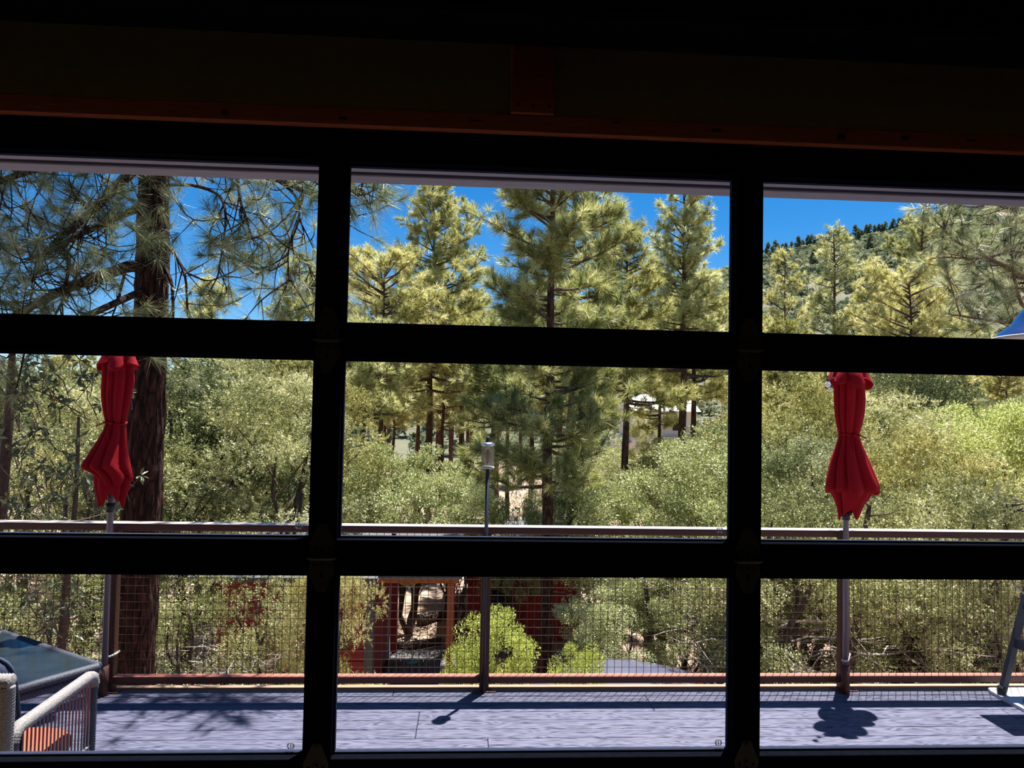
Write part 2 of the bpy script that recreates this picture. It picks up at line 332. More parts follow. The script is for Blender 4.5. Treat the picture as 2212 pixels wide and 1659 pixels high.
#PART2
# ================================================================== SETTING
def sstep(a, b, x): t = np.clip((x-a)/(b-a), 0, 1); return t*t*(3-2*t)
def fbm(x, y, s=1.0, seed=0):
    r = rng(900+seed); z = 0
    for k in range(5):
        a = r.uniform(0, 2*PI); fq = s*(1.75**k); ph = r.uniform(0, 6.28, 2)
        z = z+np.sin((x*math.cos(a)+y*math.sin(a))*fq+ph[0])*np.cos((x*math.sin(a)-y*math.cos(a))*fq*0.83+ph[1])/(1.6**k)
    return z
def ridge(x):
    return np.interp(x, [-420, -150, -70, 60, 75, 143, 180, 228, 272, 330, 450], [10, 11, 14, 42, 48, 70, 79, 93, 101, 116, 120])
def G(x, y):
    x = np.asarray(x, float); y = np.asarray(y, float)
    z = -2.7+0.10*fbm(x, y, 0.35)*sstep(6, 12, y)
    rz = ridge(x*350/np.maximum(y, 120))+fbm(x, y, 0.03, 3)*2.2
    return z+(rz+2.7)*sstep(55, 350, y)**0.9*np.where(y > 350, 1-0.3*sstep(350, 470, y), 1)
def gridmesh(name, xs, ys, m):
    X, Y = np.meshgrid(xs, ys); Z = G(X, Y); b = MB()
    v = np.stack([X, Y, Z], -1).reshape(-1, 3); nx = len(xs)
    f = [(j*nx+i, j*nx+i+1, (j+1)*nx+i+1, (j+1)*nx+i) for j in range(len(ys)-1) for i in range(nx-1)]
    b.add(v, f); return struct(name, b, m)
g0 = gridmesh('ground', np.linspace(-48, 60, 110), np.linspace(-9, 60, 90), 'soil'); g0['label'] = 'dry sandy ground below the deck'
g1 = gridmesh('hillside', np.linspace(-420, 460, 120), np.concatenate([np.linspace(58, 360, 60), np.linspace(368, 480, 10)]), 'hillsoil'); g1['label'] = 'brush covered mountain slope'

# room shell -------------------------------------------------------
YD0, YD1 = 1.89, 1.935                     # door leaf
FZ = 0.33
struct('floor', MB().box(-5.2, 5.0, -6, 1.88, FZ-0.12, FZ), 'floor', 'dark interior floor')
struct('ceiling', MB().box(-5.2, 5.0, -6, 2.2, 3.06, 3.2), 'ceilw', 'dark interior ceiling')
b = MB().box(-5.2, -3.66, 1.87, 2.06, -2.75, 3.06); b.box(1.85, 5.0, 1.87, 2.06, -2.75, 3.06); b.box(-3.66, 1.85, 1.87, 2.06, 2.545, 3.06); b.box(-3.66, 1.85, 1.87, 2.06, -2.75, 0.35)
struct('wall_front', b, 'plaster', 'tan plaster wall above the glass door')
struct('wall_back', MB().box(-5.2, 5.0, -6.15, -6, -2.75, 3.2), 'pale')
struct('wall_left', MB().box(-5.35, -5.2, -6.15, 2.06, -2.75, 3.2), 'pale')
struct('wall_right', MB().box(5.0, 5.15, -6.15, 2.06, -2.75, 3.2), 'pale')
tr = struct('trim_1', MB().box(-5.2, 5.0, 1.848, 1.87, 2.535, 2.581, 0.003), 'wood', 'red brown wooden head casing over the glass door')
ORG[tr.name] = np.zeros(3)
r = rng(5)
for x in (-1.02, -0.62, -0.33, 0.0, 0.36, 0.62, 0.95, 1.12, 1.3):
    w = r.uniform(.006, .014); MB().box(x-w, x+w, 1.8465, 1.849, 2.547+r.uniform(0, .02), 2.555+r.uniform(.0, .02), 0.001).build('knot', 'knot', tr)
tp = struct('trim_2', MB().box(0.088, 0.200, 1.842, 1.87, 2.5815, 3.06, 0.003), 'wood', 'red brown wooden post on the wall above the door')
ORG[tp.name] = np.zeros(3)
for x, z in ((.108, 2.605), (.146, 2.603), (.186, 2.602), (.105, 2.68), (.104, 2.745)):
    MB().tube([(x, 1.8435, z), (x, 1.8405, z)], .004, 8).build('nail_head', 'knot', tp)
struct('trim_3', MB().box(-5.2, 5.0, 1.60, 1.76, 2.71, 3.06, 0.01), 'ceil', 'black ceiling beam')
# outside head jamb
hj = struct('trim_4', MB().box(-3.66, 1.85, 1.995, 2.062, 2.455, 2.545, 0.003), 'jamb', 'weathered grey head jamb outside the door'); ORG[hj.name] = np.zeros(3)
struct('trim_5', MB().box(-3.66, 1.85, 1.945, 1.985, 2.462, 2.545, 0.002), 'jamb', 'grey weather stop outside the door')

# glass overhead door ----------------------------------------------
door = thing('door_1', 'black framed glass overhead door with three visible rows of panes', None, (-0.9, 1.91, 0.35), kind='structure')
SX = [-0.36+1.0865*k for k in range(-3, 3)]
ROWS = [(2.46, 2.54, 2.0, 2.0445), (1.955, 2.0, 1.454, 1.499), (1.409, 1.454, 0.914, 0.959), (0.869, 0.914, 0.36, 0.45)]
for zt0, zt1, zb0, zb1 in ROWS:
    fr = MB()
    fr.box(SX[0]-.035, SX[-1]+.035, YD0, YD1, zt0, zt1, .0012); fr.box(SX[0]-.035, SX[-1]+.035, YD0, YD1, zb0, zb1, .0012)
    for x in SX: fr.box(x-.035, x+.035, YD0+.0012, YD1-.001, zb1-.004, zt0+.004)
    so_ = fr.build('section_frame', 'door', door)
    for k in range(5):
        x0, x1 = SX[k]+.035, SX[k+1]-.035; z0, z1 = zb1, zt0
        gb = MB(); t = .005
        gb.box(x0, x1, 1.917, 1.934, z0, z0+t); gb.box(x0, x1, 1.917, 1.934, z1-t, z1); gb.box(x0, x0+t, 1.917, 1.934, z0+t, z1-t); gb.box(x1-t, x1, 1.917, 1.934, z0+t, z1-t)
        gb.build('glazing_bead', 'stop', door)
        pn = MB().box(x0+.001, x1-.001, 1.923, 1.927, z0+.001, z1-.001).build('pane', 'pane', door)
        for px, py in ((645, 1137), (1555, 1146), (628, 1611), (1552, 1604)):
            c = atY(px, py, 1.9218)
            if x0 < c[0] < x1 and z0 < c[2] < z1:
                e = MB(); rr = .0085
                for a0, a1 in ((0.62*PI, 1.38*PI), (-0.38*PI, 0.38*PI)):
                    for r0 in ((rr, .0011), (rr*.72, .0008)):
                        th = np.linspace(a0, a1, 14)
                        e.tube(np.stack([c[0]+r0[0]*np.cos(th), 0*th+c[1], c[2]+r0[0]*np.sin(th)], 1), r0[1], 4)
                e.tube([(c[0], c[1], c[2]-rr*.95), (c[0], c[1], c[2]+rr*.95)], .0011, 4)
                e.build('etched_mark', 'etch', pn)['label'] = 'small round etched glass mark'
# hinges
for zc in (2.0, 1.454, 0.914):
    for x in SX[1:-1]:
        out = [(-.010, .084), (.010, .084), (.031, .036), (.031, .030), (.026, .006), (-.026, .006), (-.031, .030), (-.031, .036)]
        low = [(-.026, -.006), (.026, -.006), (.032, -.028), (.032, -.036), (.010, -.084), (-.010, -.084), (-.032, -.036), (-.032, -.028)]
        hb = MB()
        for poly in (out, low):
            n = len(poly); v = [(x+a, YD0-.003, zc+c) for a, c in poly]+[(x+a, YD0, zc+c) for a, c in poly]
            hb.add(v, [tuple(range(n)), tuple(range(2*n-1, n-1, -1))]+[(i, n+i, n+(i+1) % n, (i+1) % n) for i in range(n)])
        hg = hb.build('hinge', 'hinge', door); hg['label'] = 'diamond shaped steel door hinge'
        MB().tube([(x-.030, YD0-.006, zc), (x+.030, YD0-.006, zc)], .006, 8).build('knuckle', 'hinge', hg)
        MB().tube([(x-.037, YD0-.006, zc), (x+.037, YD0-.006, zc)], .0028, 6).build('hinge_pin', 'hinge', hg)
        for dz in (.075, .028, -.026, -.074):
            MB().tube([(x, YD0-.003, zc+dz), (x, YD0-.008, zc+dz)], .0045, 6).build('bolt', 'hinge', hg)
        for dx, dz in ((-.018, .026), (.018, .026), (0, .018), (-.018, -.018), (.018, -.018), (0, -.042), (0, -.016)):
            MB().box(x+dx-.003, x+dx+.003, YD0-.0036, YD0-.0029, zc+dz-(.007 if dz == -.042 else .003), zc+dz+(.007 if dz == -.042 else .003)).build('slot', 'door', hg)

# deck ---------------------------------------------------------------
deck = thing('deck', 'grey composite board deck in front of the glass door', None, (0, 3.5, 0), kind='structure')
PB = 0.1215
bcache = {}
def board(x0, x1, y0):
    L_ = round(x1-x0, 3)
    if L_ not in bcache: bcache[L_] = MB().box(-L_/2+.0015, L_/2-.0015, .003, PB-.003, -.025, 0, .0025).data('board', 'deck')
    inst('board', bcache[L_], deck, ((x0+x1)/2, y0, 0))
r = rng(11)
for k in range(-16, 7):
    y0 = 4.085+PB*k
    if k in (-1, 0, -2): cuts = [-3.52, 0.142, 3.80]
    elif k in (1, 2, 3): cuts = [-3.92, -0.262, 3.40]
    else: cuts = [-4.1, -0.45, 3.2] if (k//2) % 2 else [-2.9, -3.7+4.88, 4.84]
    e = [-6.2]+cuts+[6.6]
    for a, c in zip(e[:-1], e[1:]): board(round(a, 3), round(c, 3), y0)
fr = MB()
for k in range(9): fr.box(-6+k*1.52, -5.95+k*1.52, 2.1, 4.9, -.22, -.026)
fr.build('joist', 'greyw', deck)
for x in (-5.5, -2.2, 1.1, 4.4):
    MB().box(x-.07, x+.07, 4.6, 4.74, -2.8, -.22).build('deck_post', 'greyw', deck)
MB().box(-6.2, 6.6, 4.88, 4.93, -.25, -.026).build('rim_joist', 'greyw', deck)

# railing ------------------------------------------------------------
RY = 4.93
rail = thing('deck_railing', 'rust brown steel railing with wire mesh panels along the deck edge', 'railing', (0.134, RY, 0))
PX = [-4.64, -2.252, 0.134, 2.556, 4.96]
MB().box(-6.2, 6.6, 4.895, 5.0, 1.018, 1.061, .006).build('top_rail', 'rust', rail)
MB().box(-6.2, 6.6, 4.978, 5.018, -.12, .0, .003).build('edge_strip', 'curb', rail)
MB().box(-6.2, 6.6, 4.897, 4.998, 1.0605, 1.064).build('sunlit_rail_top', 'cap', rail)  # thin added plate whose pale colour paints the sunlit upper face
for x in PX:
    p = MB().box(x-.031, x+.031, RY-.031, RY+.031, .0, 1.019, .004).build('post', 'rust', rail)
    MB().box(x-.075, x+.075, RY-.062, RY+.014, .0, .008, .002).build('base_plate', 'rust', p)
    for dx in (-.058, .058):
        MB().tube([(x+dx, RY-.045, .008), (x+dx, RY-.045, .018)], .009, 6).build('anchor_bolt', 'rust', p)
for a, c in zip([-6.2]+PX, PX+[6.6]):
    MB().box(a+(.031 if a in PX else 0), c-(.031 if c in PX else 0), 4.902, 4.962, .048, .092, .004).build('bottom_rail', 'rust', rail)
    MB().box(a+(.031 if a in PX else 0), c-(.031 if c in PX else 0), 4.904, 4.960, .0915, .0935).build('sunlit_bottom_top', 'sunlit_red', rail)  # added plate, coloured as the rail's sunlit upper face
vw = MB().tube([(0, 0, .085), (0, 0, 1.02)], .0019, 5, False).data('wire', 'rust')
hw = {}
for a, c in zip(PX[:-1], PX[1:]):
    n = int(round((c-a-.062)/.0495)); xs = np.linspace(a+.031, c-.031, n+1)[1:-1]
    for x in xs: inst('wire', vw, rail, (x, 4.945, 0))
    L_ = round(c-a-.062, 3)
    if L_ not in hw: hw[L_] = MB().tube([(-L_/2, 0, 0), (L_/2, 0, 0)], .0019, 5, False).data('wire', 'rust')
    for k in range(17): inst('wire', hw[L_], rail, ((a+c)/2, 4.9415, .140+k*.0521))
#PART3
# ================================================================== DECK OBJECTS
def canopy_mesh(mb, zs, xl, xr, yc, seed, nf=8, amp=0.16, nth=96, hem=None, yk=0.85, th0=0.0):
    """folded cloth: outline left/right given per height, folds between"""
    r = rng(seed); th = np.arange(nth)*2*PI/nth
    ph = r.uniform(-.35, .35, nf*2)
    zz = np.asarray(zs, float); rows = []
    for i, z in enumerate(zz):
        t = i/(len(zz)-1)
        cx = (xl[i]+xr[i])/2; hw_ = (xr[i]-xl[i])/2
        rl = np.where(np.cos(th) < 0, cx-xl[i], xr[i]-cx)
        wth = th+.34*np.sin(2*th+seed)+.22*np.sin(3*th+2.1*seed)+.05*np.sin(6*z+seed)
        fold = np.abs(np.cos(wth*nf/2+th0))**0.7
        f2 = 0.05*np.sin(th*nf*1.5+seed+z*9)
        rad = rl*(1-amp*2*(1-fold)+f2*amp)
        zrow = np.full(nth, z)
        if hem is not None and i >= len(zz)-3:
            w = (i-(len(zz)-4))/3.0
            zrow = z+w*hem*(0.5-fold)*1.0+w*hem*.4*np.sin(th*3+seed)
        rows.append(np.stack([cx+rad*np.cos(th), yc+yk*rad*np.sin(th), zrow], 1))
    v = np.concatenate(rows); n = nth; f = []
    for i in range(len(zz)-1):
        for j in range(n):
            k = (j+1) % n; f.append((i*n+j, i*n+k, (i+1)*n+k, (i+1)*n+j))
    mb.add(v, f)
def resample(z, x, zs): return np.interp(-np.asarray(zs), -np.asarray(z), x)
def umbrella(xc, yc, prof, skirt, vent, lab, tie_dir, seed, ctop):
    u = thing('patio_umbrella', lab, 'umbrella', (xc, yc, .12), 'closed red patio umbrellas at the railing')
    MB().tube([(xc, yc, .12), (xc, yc, 2.26)], .019, 16).build('pole', 'bronze', u, True)
    MB().lathe([(.0, 2.26), (.022, 2.265), (.026, 2.285), (.016, 2.31), (.002, 2.325)], (xc, yc, 0), 16, False).build('finial', 'bronze', u, True)
    MB().lathe([(.027, 1.145), (.027, 1.20)], (xc, yc, 0), 16).build('runner_hub', 'black', u, True)
    z, xl, xr = map(np.array, zip(*prof)); zs = np.linspace(z[0], z[-1], 46)
    c = MB(); canopy_mesh(c, zs, resample(z, xl, zs), resample(z, xr, zs), yc, seed, 7, .15, 140, hem=.05)
    z2, xl2, xr2 = map(np.array, zip(*skirt)); zs2 = np.linspace(z2[0], z2[-1], 16)
    canopy_mesh(c, zs2, resample(z2, xl2, zs2), resample(z2, xr2, zs2), yc, seed+3, 5, .20, 96, hem=.085, th0=.8)
    co = c.build('canopy', 'red', u, True); sm = co.modifiers.new('cloth', 'SOLIDIFY'); sm.thickness = .0025; sm.offset = 0
    z3, xl3, xr3 = map(np.array, zip(*vent)); zs3 = np.linspace(z3[0], z3[-1], 14)
    c = MB(); canopy_mesh(c, zs3, resample(z3, xl3, zs3), resample(z3, xr3, zs3), yc, seed+6, 5, .20, 96, hem=.05, th0=.3)
    vo = c.build('vent_flap', 'red', u, True); sm = vo.modifiers.new('cloth', 'SOLIDIFY'); sm.thickness = .0025; sm.offset = 0
    # tie
    zt, x0, x1 = ctop
    th = np.linspace(0, 2*PI, 40); cx = (x0+x1)/2; rr = (x1-x0)/2+.004
    t = MB().tube(np.stack([cx+rr*np.cos(th), yc+rr*.87*np.sin(th), zt+.006*np.sin(th*2)], 1), .0055, 8, False)
    s = tie_dir
    t.tube([(cx, yc-rr*.9, zt), (cx+s*.035, yc-rr*.95, zt+.008), (cx+s*(rr+.02), yc-rr*.5, zt-.012), (cx+s*(rr+.035), yc-rr*.45, zt-.02)], .004, 6)
    t.tube([(cx-.01, yc-rr*.95, zt), (cx-.012, yc-rr*1.1, zt-.05), (cx-.004, yc-rr*1.15, zt-.11)], .004, 6)
    t.lathe([(.004, -.012), (.011, -.006), (.012, .006), (.004, .012)], (cx, yc-rr*.96, zt), 10)
    t.build('tie_cord', 'red', u, True)
    # strap to the railing post
    px = min(PX, key=lambda q: abs(q-xc))
    a = min(xc, px)-.026; e_ = max(xc+.03, px+.038)
    st = MB(); st.tube([(a, yc-.0, .22), (a+.012, yc-.024, .22), (e_-.06, yc-.026, .223), (e_-.012, RY-.036, .232), (e_, RY-.02, .236), (e_, RY+.03, .238)], .007, 6)
    st.build('strap', 'wool', u, True)
    return u
UY = 4.845
kx = UY/4.75
def X(v): return v*kx
def Zz(v): return 1.83+(v-1.83)*kx
prof = [(2.20, 2.45, 2.53), (2.10, 2.40, 2.60), (1.95, 2.402, 2.607), (1.85, 2.408, 2.598), (1.76, 2.423, 2.577), (1.712, 2.437, 2.562), (1.66, 2.423, 2.580), (1.55, 2.385, 2.63), (1.45, 2.362, 2.675), (1.385, 2.35, 2.705), (1.36, 2.352, 2.70)]
skirt = [(1.45, 2.39, 2.64), (1.36, 2.37, 2.66), (1.29, 2.40, 2.62), (1.225, 2.43, 2.555)]
vent = [(2.24, 2.46, 2.52), (2.17, 2.405, 2.59), (2.10, 2.365, 2.625), (2.055, 2.34, 2.648)]
T3 = lambda L_: [(Zz(a), X(b_), X(c)) for a, b_, c in L_]
uR = umbrella(X(2.476)+.004, UY, T3(prof), T3(skirt), T3(vent), 'closed red patio umbrella at the right railing post beside hanging bulbs', 1, 4, (Zz(1.712), X(2.437), X(2.562)))
profL = [(2.20, -2.22, -2.14), (2.10, -2.29, -2.10), (1.98, -2.292, -2.085), (1.88, -2.292, -2.098), (1.80, -2.28, -2.113), (1.707, -2.258, -2.135), (1.66, -2.27, -2.128), (1.58, -2.315, -2.118), (1.50, -2.365, -2.105), (1.44, -2.405, -2.090), (1.39, -2.31, -2.078), (1.36, -2.285, -2.075)]
skirtL = [(1.45, -2.31, -2.10), (1.37, -2.306, -2.098), (1.30, -2.302, -2.10), (1.25, -2.27, -2.125)]
ventL = [(2.24, -2.22, -2.14), (2.17, -2.27, -2.10), (2.10, -2.305, -2.07), (2.065, -2.325, -2.05)]
uL = umbrella(X(-2.206), UY, T3(profL), T3(skirtL), T3(ventL), 'closed red patio umbrella flared to one side before the big pine trunk', -1, 9, (Zz(1.707), X(-2.258), X(-2.135)))
# sleeves welded to the railing posts
for u in (uR, uL):
    x = u.location.x
    MB().tube([(x, UY, .0), (x, UY, .185)], .027, 14).build('umbrella_sleeve', 'rust', rail, True)

# hanging bulbs
p1 = atY(1788, 831, 4.70); p2 = atY(1794, 842, 4.74)
sl = thing('string_light', 'pair of clear globe bulbs hanging beside the right umbrella', 'light', (p1[0], p1[1], p1[2]))
top = np.array([X(2.40), 4.80, 2.19])
MB().tube([top, (p1+top)/2+np.array([-.03, 0, .03]), p1+np.array([0, 0, .06]), p1+np.array([0, 0, .035])], .003, 6).build('cord', 'black', sl)
MB().tube([top, (p2+top)/2+np.array([-.01, 0, .02]), p2+np.array([0, 0, .05]), p2+np.array([0, 0, .03])], .003, 6).build('cord', 'black', sl)
for p, rr in ((p1, .019), (p2, .015)):
    MB().lathe([(.002, -rr)]+[(rr*math.sin(a), -rr*math.cos(a)) for a in np.linspace(.3, 2.6, 9)]+[(rr*.45, rr*1.2)], p, 16).build('globe', 'bulb', sl, True)
    MB().lathe([(.008, rr*1.1), (.008, rr*1.1+.02)], p, 10).build('socket', 'black', sl, True)

# post lantern
lx, ly = 0.128, 4.868
lan = thing('lantern', 'black pole lantern with ribbed glass at the middle railing post', 'lamp', (lx, ly, 0))
MB().tube([(lx, ly, 0), (lx, ly, 1.455)], .0125, 12).build('pole', 'black', lan, True)
lb = atY(1056, 1010, ly)[2]; lt = atY(1056, 962, ly)[2]
pr = []
for k in range(31):
    z = lb+.006+(lt-lb-.012)*k/30; pr.append((.041+(.0012 if k % 2 else 0), z))
MB().lathe([(.036, lb)]+pr+[(.036, lt)], (lx, ly, 0), 28).build('glass_shade', 'lampg', lan, True)
MB().lathe([(.043, lb-.006), (.045, lb), (.043, lb+.008)], (lx, ly, 0), 28).build('base_ring', 'wool', lan, True)
MB().lathe([(.044, lt-.003), (.046, lt+.006), (.036, lt+.016), (.02, lt+.022)], (lx, ly, 0), 28).build('cap', 'chrome', lan, True)
MB().lathe([(.014, lt+.02), (.014, lt+.05), (.011, lt+.056)], (lx-.002, ly, 0), 14).build('knob', 'black', lan, True)
MB().tube([(lx+.012, ly, lt+.02), (lx+.022, ly, lt+.04), (lx+.034, ly, lt+.03), (lx+.03, ly, lt+.02)], .003, 6).build('hanger_loop', 'black', lan)
MB().lathe([(.004, lb+.02), (.012, lb+.03), (.02, lb+.07), (.012, lb+.1), (.006, lb+.12)], (lx, ly, 0), 14).build('bulb', 'warm', lan, True)

# lounge chair -------------------------------------------------------
ZA = 0.60
n_ = atZ(30, 1578, ZA); f_ = atZ(203, 1455, ZA); u_ = (f_-n_); L_ = np.linalg.norm(u_); u_ /= L_; v_ = np.array([-u_[1], u_[0], 0])   # u forward, v left
ch = thing('lounge_chair', 'pale wicker lounge chair with rope sides and coral seat cushion', 'chair', (n_[0], n_[1], 0))
CW = .66
def P(a, l, z): return np.array([n_[0], n_[1], 0])+u_*a+v_*l+np.array([0, 0, z])
def wicker(p, q, r0, n=10, pitch=.011, cap=True, flat=1.0):
    p = np.array(p, float); q = np.array(q, float); k = max(4, int(np.linalg.norm(q-p)/pitch))*2
    t = np.linspace(0, 1, k+1); pts = p+(q-p)*t[:, None]; rad = np.where(np.arange(k+1) % 2, r0, r0*.84)
    return tube(pts, rad, n, cap)
def wpath(pts, r0, n=10, pitch=.011):
    pts = np.asarray(pts, float); seg = np.linalg.norm(np.diff(pts, axis=0), axis=1); s = np.concatenate([[0], np.cumsum(seg)])
    k = max(6, int(s[-1]/pitch))*2; ss = np.linspace(0, s[-1], k+1)
    pp = np.stack([np.interp(ss, s, pts[:, i]) for i in range(3)], 1)
    return tube(pp, np.where(np.arange(k+1) % 2, r0, r0*.84), n)
for l in (0, CW):
    a = MB(); a.add(*wpath([P(-.01, l, ZA-.045), P(0.005, l, ZA-.012), P(.03, l, ZA), P(L_-.05, l, ZA), P(L_-.012, l, ZA-.012), P(L_, l, ZA-.05)], .027)); arm = a.build('arm_rail', 'wick_l', ch, True)
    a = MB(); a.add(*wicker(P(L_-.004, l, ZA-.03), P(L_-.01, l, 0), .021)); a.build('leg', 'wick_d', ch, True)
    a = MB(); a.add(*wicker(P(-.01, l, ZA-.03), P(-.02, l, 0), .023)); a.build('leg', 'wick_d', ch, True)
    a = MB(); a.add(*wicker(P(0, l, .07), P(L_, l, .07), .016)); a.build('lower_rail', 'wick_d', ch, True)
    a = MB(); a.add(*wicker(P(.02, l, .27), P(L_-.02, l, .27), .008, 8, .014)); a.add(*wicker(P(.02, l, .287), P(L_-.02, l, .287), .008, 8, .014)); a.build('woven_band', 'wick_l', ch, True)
    rp = MB().tube([P(0, 0, .07)-P(0, 0, 0), P(0, 0, ZA)-P(0, 0, 0)], .0036, 6, False).data('rope', 'rope')
    for k in range(40): inst('rope', rp, ch, P(.025+(L_-.05)*k/39, l+(.004 if k % 2 else -.004), 0))
for z in (.24,):
    for a0 in (0.0, L_):
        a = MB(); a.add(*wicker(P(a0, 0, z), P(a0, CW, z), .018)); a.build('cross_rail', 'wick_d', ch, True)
# backrest: wicker panel at the near end, tall
bk = MB()
for k in range(26):
    z = .20+k*.0235; bk.add(*tube([P(-.055, .02, z), P(-.062, CW/2, z), P(-.055, CW-.02, z)], .0128, 7))
bk.build('backrest', 'wick_l', ch, True)
for l in (.0, CW):
    a = MB(); a.add(*wicker(P(-.055, l, 0), P(-.055, l, .785), .030)); a.build('back_post', 'wick_l', ch, True)
a = MB(); a.add(*wicker(P(-.055, -.02, .80), P(-.055, CW+.02, .80), .030)); a.build('back_rail', 'wick_l', ch, True)
def cushion(mb, c, ax, ay, az, hx, hy, hz, e=.35, n=28, m_=18):
    th = np.linspace(0, 2*PI, n, endpoint=False); ph = np.linspace(-PI/2, PI/2, m_)
    sg = lambda w, p_: np.sign(w)*np.abs(w)**p_
    v = []
    for q in ph:
        for t in th: v.append(np.array(c)+ax*hx*sg(math.cos(q), .6)*sg(math.cos(t), e)+ay*hy*sg(math.cos(q), .6)*sg(math.sin(t), e)+az*hz*sg(math.sin(q), .8))
    f = [(i*n+j, i*n+(j+1) % n, (i+1)*n+(j+1) % n, (i+1)*n+j) for i in range(m_-1) for j in range(n)]
    mb.add(v, f)
zx = np.array([0, 0, 1.])
c = MB(); cushion(c, P(L_/2+.0, CW/2, .335), u_, v_, zx, L_/2-.02, CW/2-.03, .075); c.build('seat_cushion', 'coral', ch, True)['label'] = 'coral red seat cushion'
bu = unit(u_*1.0+zx*.22); bz = unit(zx-u_*.22)
pc = P(.085, CW/2+.015, .635)
pi_ = thing('throw_pillow', 'navy back pillow leaning on the wicker lounge chair', 'pillow', P(.05, CW/2, .42))
c = MB(); cushion(c, pc, v_, bz, bu, CW/2-.02, .235, .075); c.build('pillow_body', 'navy', pi_, True)
c = MB(); th = np.linspace(0, 2*PI, 60); sg = lambda w, p_: np.sign(w)*np.abs(w)**p_
c.tube(np.stack([pc+v_*(CW/2-.016)*sg(math.cos(t), .35)+bz*.239*sg(math.sin(t), .35) for t in th]), .006, 6, False); c.build('piping', 'navy', pi_, True)

# low glass table ----------------------------------------------------
ZT = .45
c0 = atZ(212, 1441, ZT); c1 = atZ(52, 1487, ZT); d1 = unit(c1-c0); d2 = np.array([d1[1], -d1[0], 0]);
if d2[0] > 0: d2 = -d2
tb = thing('coffee_table', 'low wicker table with dark glass top behind the lounge chair', 'table', ((c0+d1*.5+d2*.5)[0], (c0+d1*.5+d2*.5)[1], 0))
TL, TW = 0.58, 1.0
q = [c0, c0+d1*TL, c0+d1*TL+d2*TW, c0+d2*TW]
for k in range(4):
    a = MB(); e0, e1 = q[k], q[(k+1) % 4]
    a.add(*wicker(e0, e1, .026, 10, .012)); a.add(*wicker(e0-zx*.035, e1-zx*.035, .024, 10, .012)); a.build('edge', 'wick_d', tb, True)
    lp = q[k]+(sum(q)/4-q[k])*.06
    a = MB(); a.add(*wicker(lp-zx*.04, lp*np.array([1, 1, 0]), .028, 10, .012)); a.build('leg', 'wick_d', tb, True)
ins = [p+(sum(q)/4-p)*.025 for p in q]
MB().prism([(p[0], p[1]) for p in ins], ZT+.004, ZT+.014).build('glass_top', 'tglass', tb)

# bar table at the right edge ----------------------------------------
fx = atZ(2164, 1500, .02); bt = thing('bar_table', 'slate blue metal bar table on a pale base at the right edge', 'table', (fx[0]+.4, fx[1]-.2, 0))
hb_ = .90; tx0, tx1, ty0, ty1 = 3.194+.166*hb_, 4.6, 4.188+.272*hb_, 4.485+.272*hb_
tx0 -= .0
MB().box(tx0, tx1, ty0, ty1, hb_-.03, hb_, .006).build('tabletop', 'slate', bt)
MB().prism([(3.515+.03, 4.50), (4.72, 4.50), (4.72, 4.895), (3.585, 4.895), (3.545, 4.885), (3.525, 4.86), (3.515, 4.82), (3.515, 4.53)], .0, .022).build('base_board', 'board', bt)
lt_ = atY(2203, 1250, 4.78)
leg = [(np.array([fx[0], fx[1], .022]), np.array([lt_[0]+.03, 4.70, hb_-.03])), (np.array([fx[0]+.02, 4.56, .022]), np.array([lt_[0]+.04, 4.50, hb_-.03]))]
leg += [(np.array([4.6, fx[1], .022]), np.array([4.52, 4.70, hb_-.03])), (np.array([4.58, 4.56, .022]), np.array([4.5, 4.50, hb_-.03]))]
for p, q_ in leg:
    g_ = MB().beam(p, q_, .036, .036, (0, 1, 0)).build('leg', 'slate', bt)
    MB().lathe([(.028, 0), (.028, .045), (.02, .055)], p, 10).build('foot_cap', 'black', g_)
for t, w in ((.40, .05), (.70, .05)):
    for (p, q_), (p2, q2) in ((leg[0], leg[1]), (leg[2], leg[3]), (leg[0], leg[2]), (leg[1], leg[3])):
        MB().beam(p+(q_-p)*t, p2+(q2-p2)*t, .012, w).build('footrest', 'slate', bt)
MB().tube([atY(2183, 1246, 4.66), atY(2190, 1262, 4.6), atY(2212, 1282, 4.5), leg[1][0]+(leg[1][1]-leg[1][0])*.72], .006, 8).build('cable', 'whiten', bt, True)

# barn light outside, right of the door ------------------------------
bx, by = 1.985, 2.40; rz = atY(2170, 727, by)[2]; rr = bx-atY(2170, 727, by)[0]
bl = thing('barn_light', 'navy enamel barn light with white inside on the outer wall', 'lamp', (bx, 2.06, 2.62))
sh = [(rr, rz), (rr*.90, rz+.022), (rr*.72, rz+.045), (rr*.62, rz+.075), (rr*.50, rz+.105), (rr*.34, rz+.128), (rr*.22, rz+.14), (rr*.2, rz+.19), (.02, rz+.2)]
MB().lathe(sh, (bx, by, 0), 48, False).build('shade', 'blue', bl, True)
MB().lathe([(rr+.003, rz-.004), (rr+.003, rz+.002)]+[(a*.97, z_-.006) for a, z_ in sh[:-2]], (bx, by, 0), 48, False).build('shade_lining', 'whiten', bl, True)
th = np.linspace(0, 2*PI, 49); MB().tube(np.stack([bx+(rr+.001)*np.cos(th), by+(rr+.001)*np.sin(th), 0*th+rz], 1), .004, 6, False).build('rim', 'whiten', bl, True)
MB().lathe([(.004, rz+.03), (.03, rz+.05), (.034, rz+.08), (.02, rz+.12)], (bx, by, 0), 16).build('bulb', 'whiten', bl, True)
MB().tube([(bx, by, rz+.19), (bx, by, rz+.30), (bx, by-.03, rz+.37), (bx, by-.1, rz+.40), (bx, by-.2, rz+.39), (bx, 2.07, rz+.36)], .012, 10).build('gooseneck', 'blue', bl, True)
MB().tube([(bx, 2.06, rz+.36), (bx, 2.085, rz+.36)], .055, 20).build('wall_plate', 'blue', bl, True)

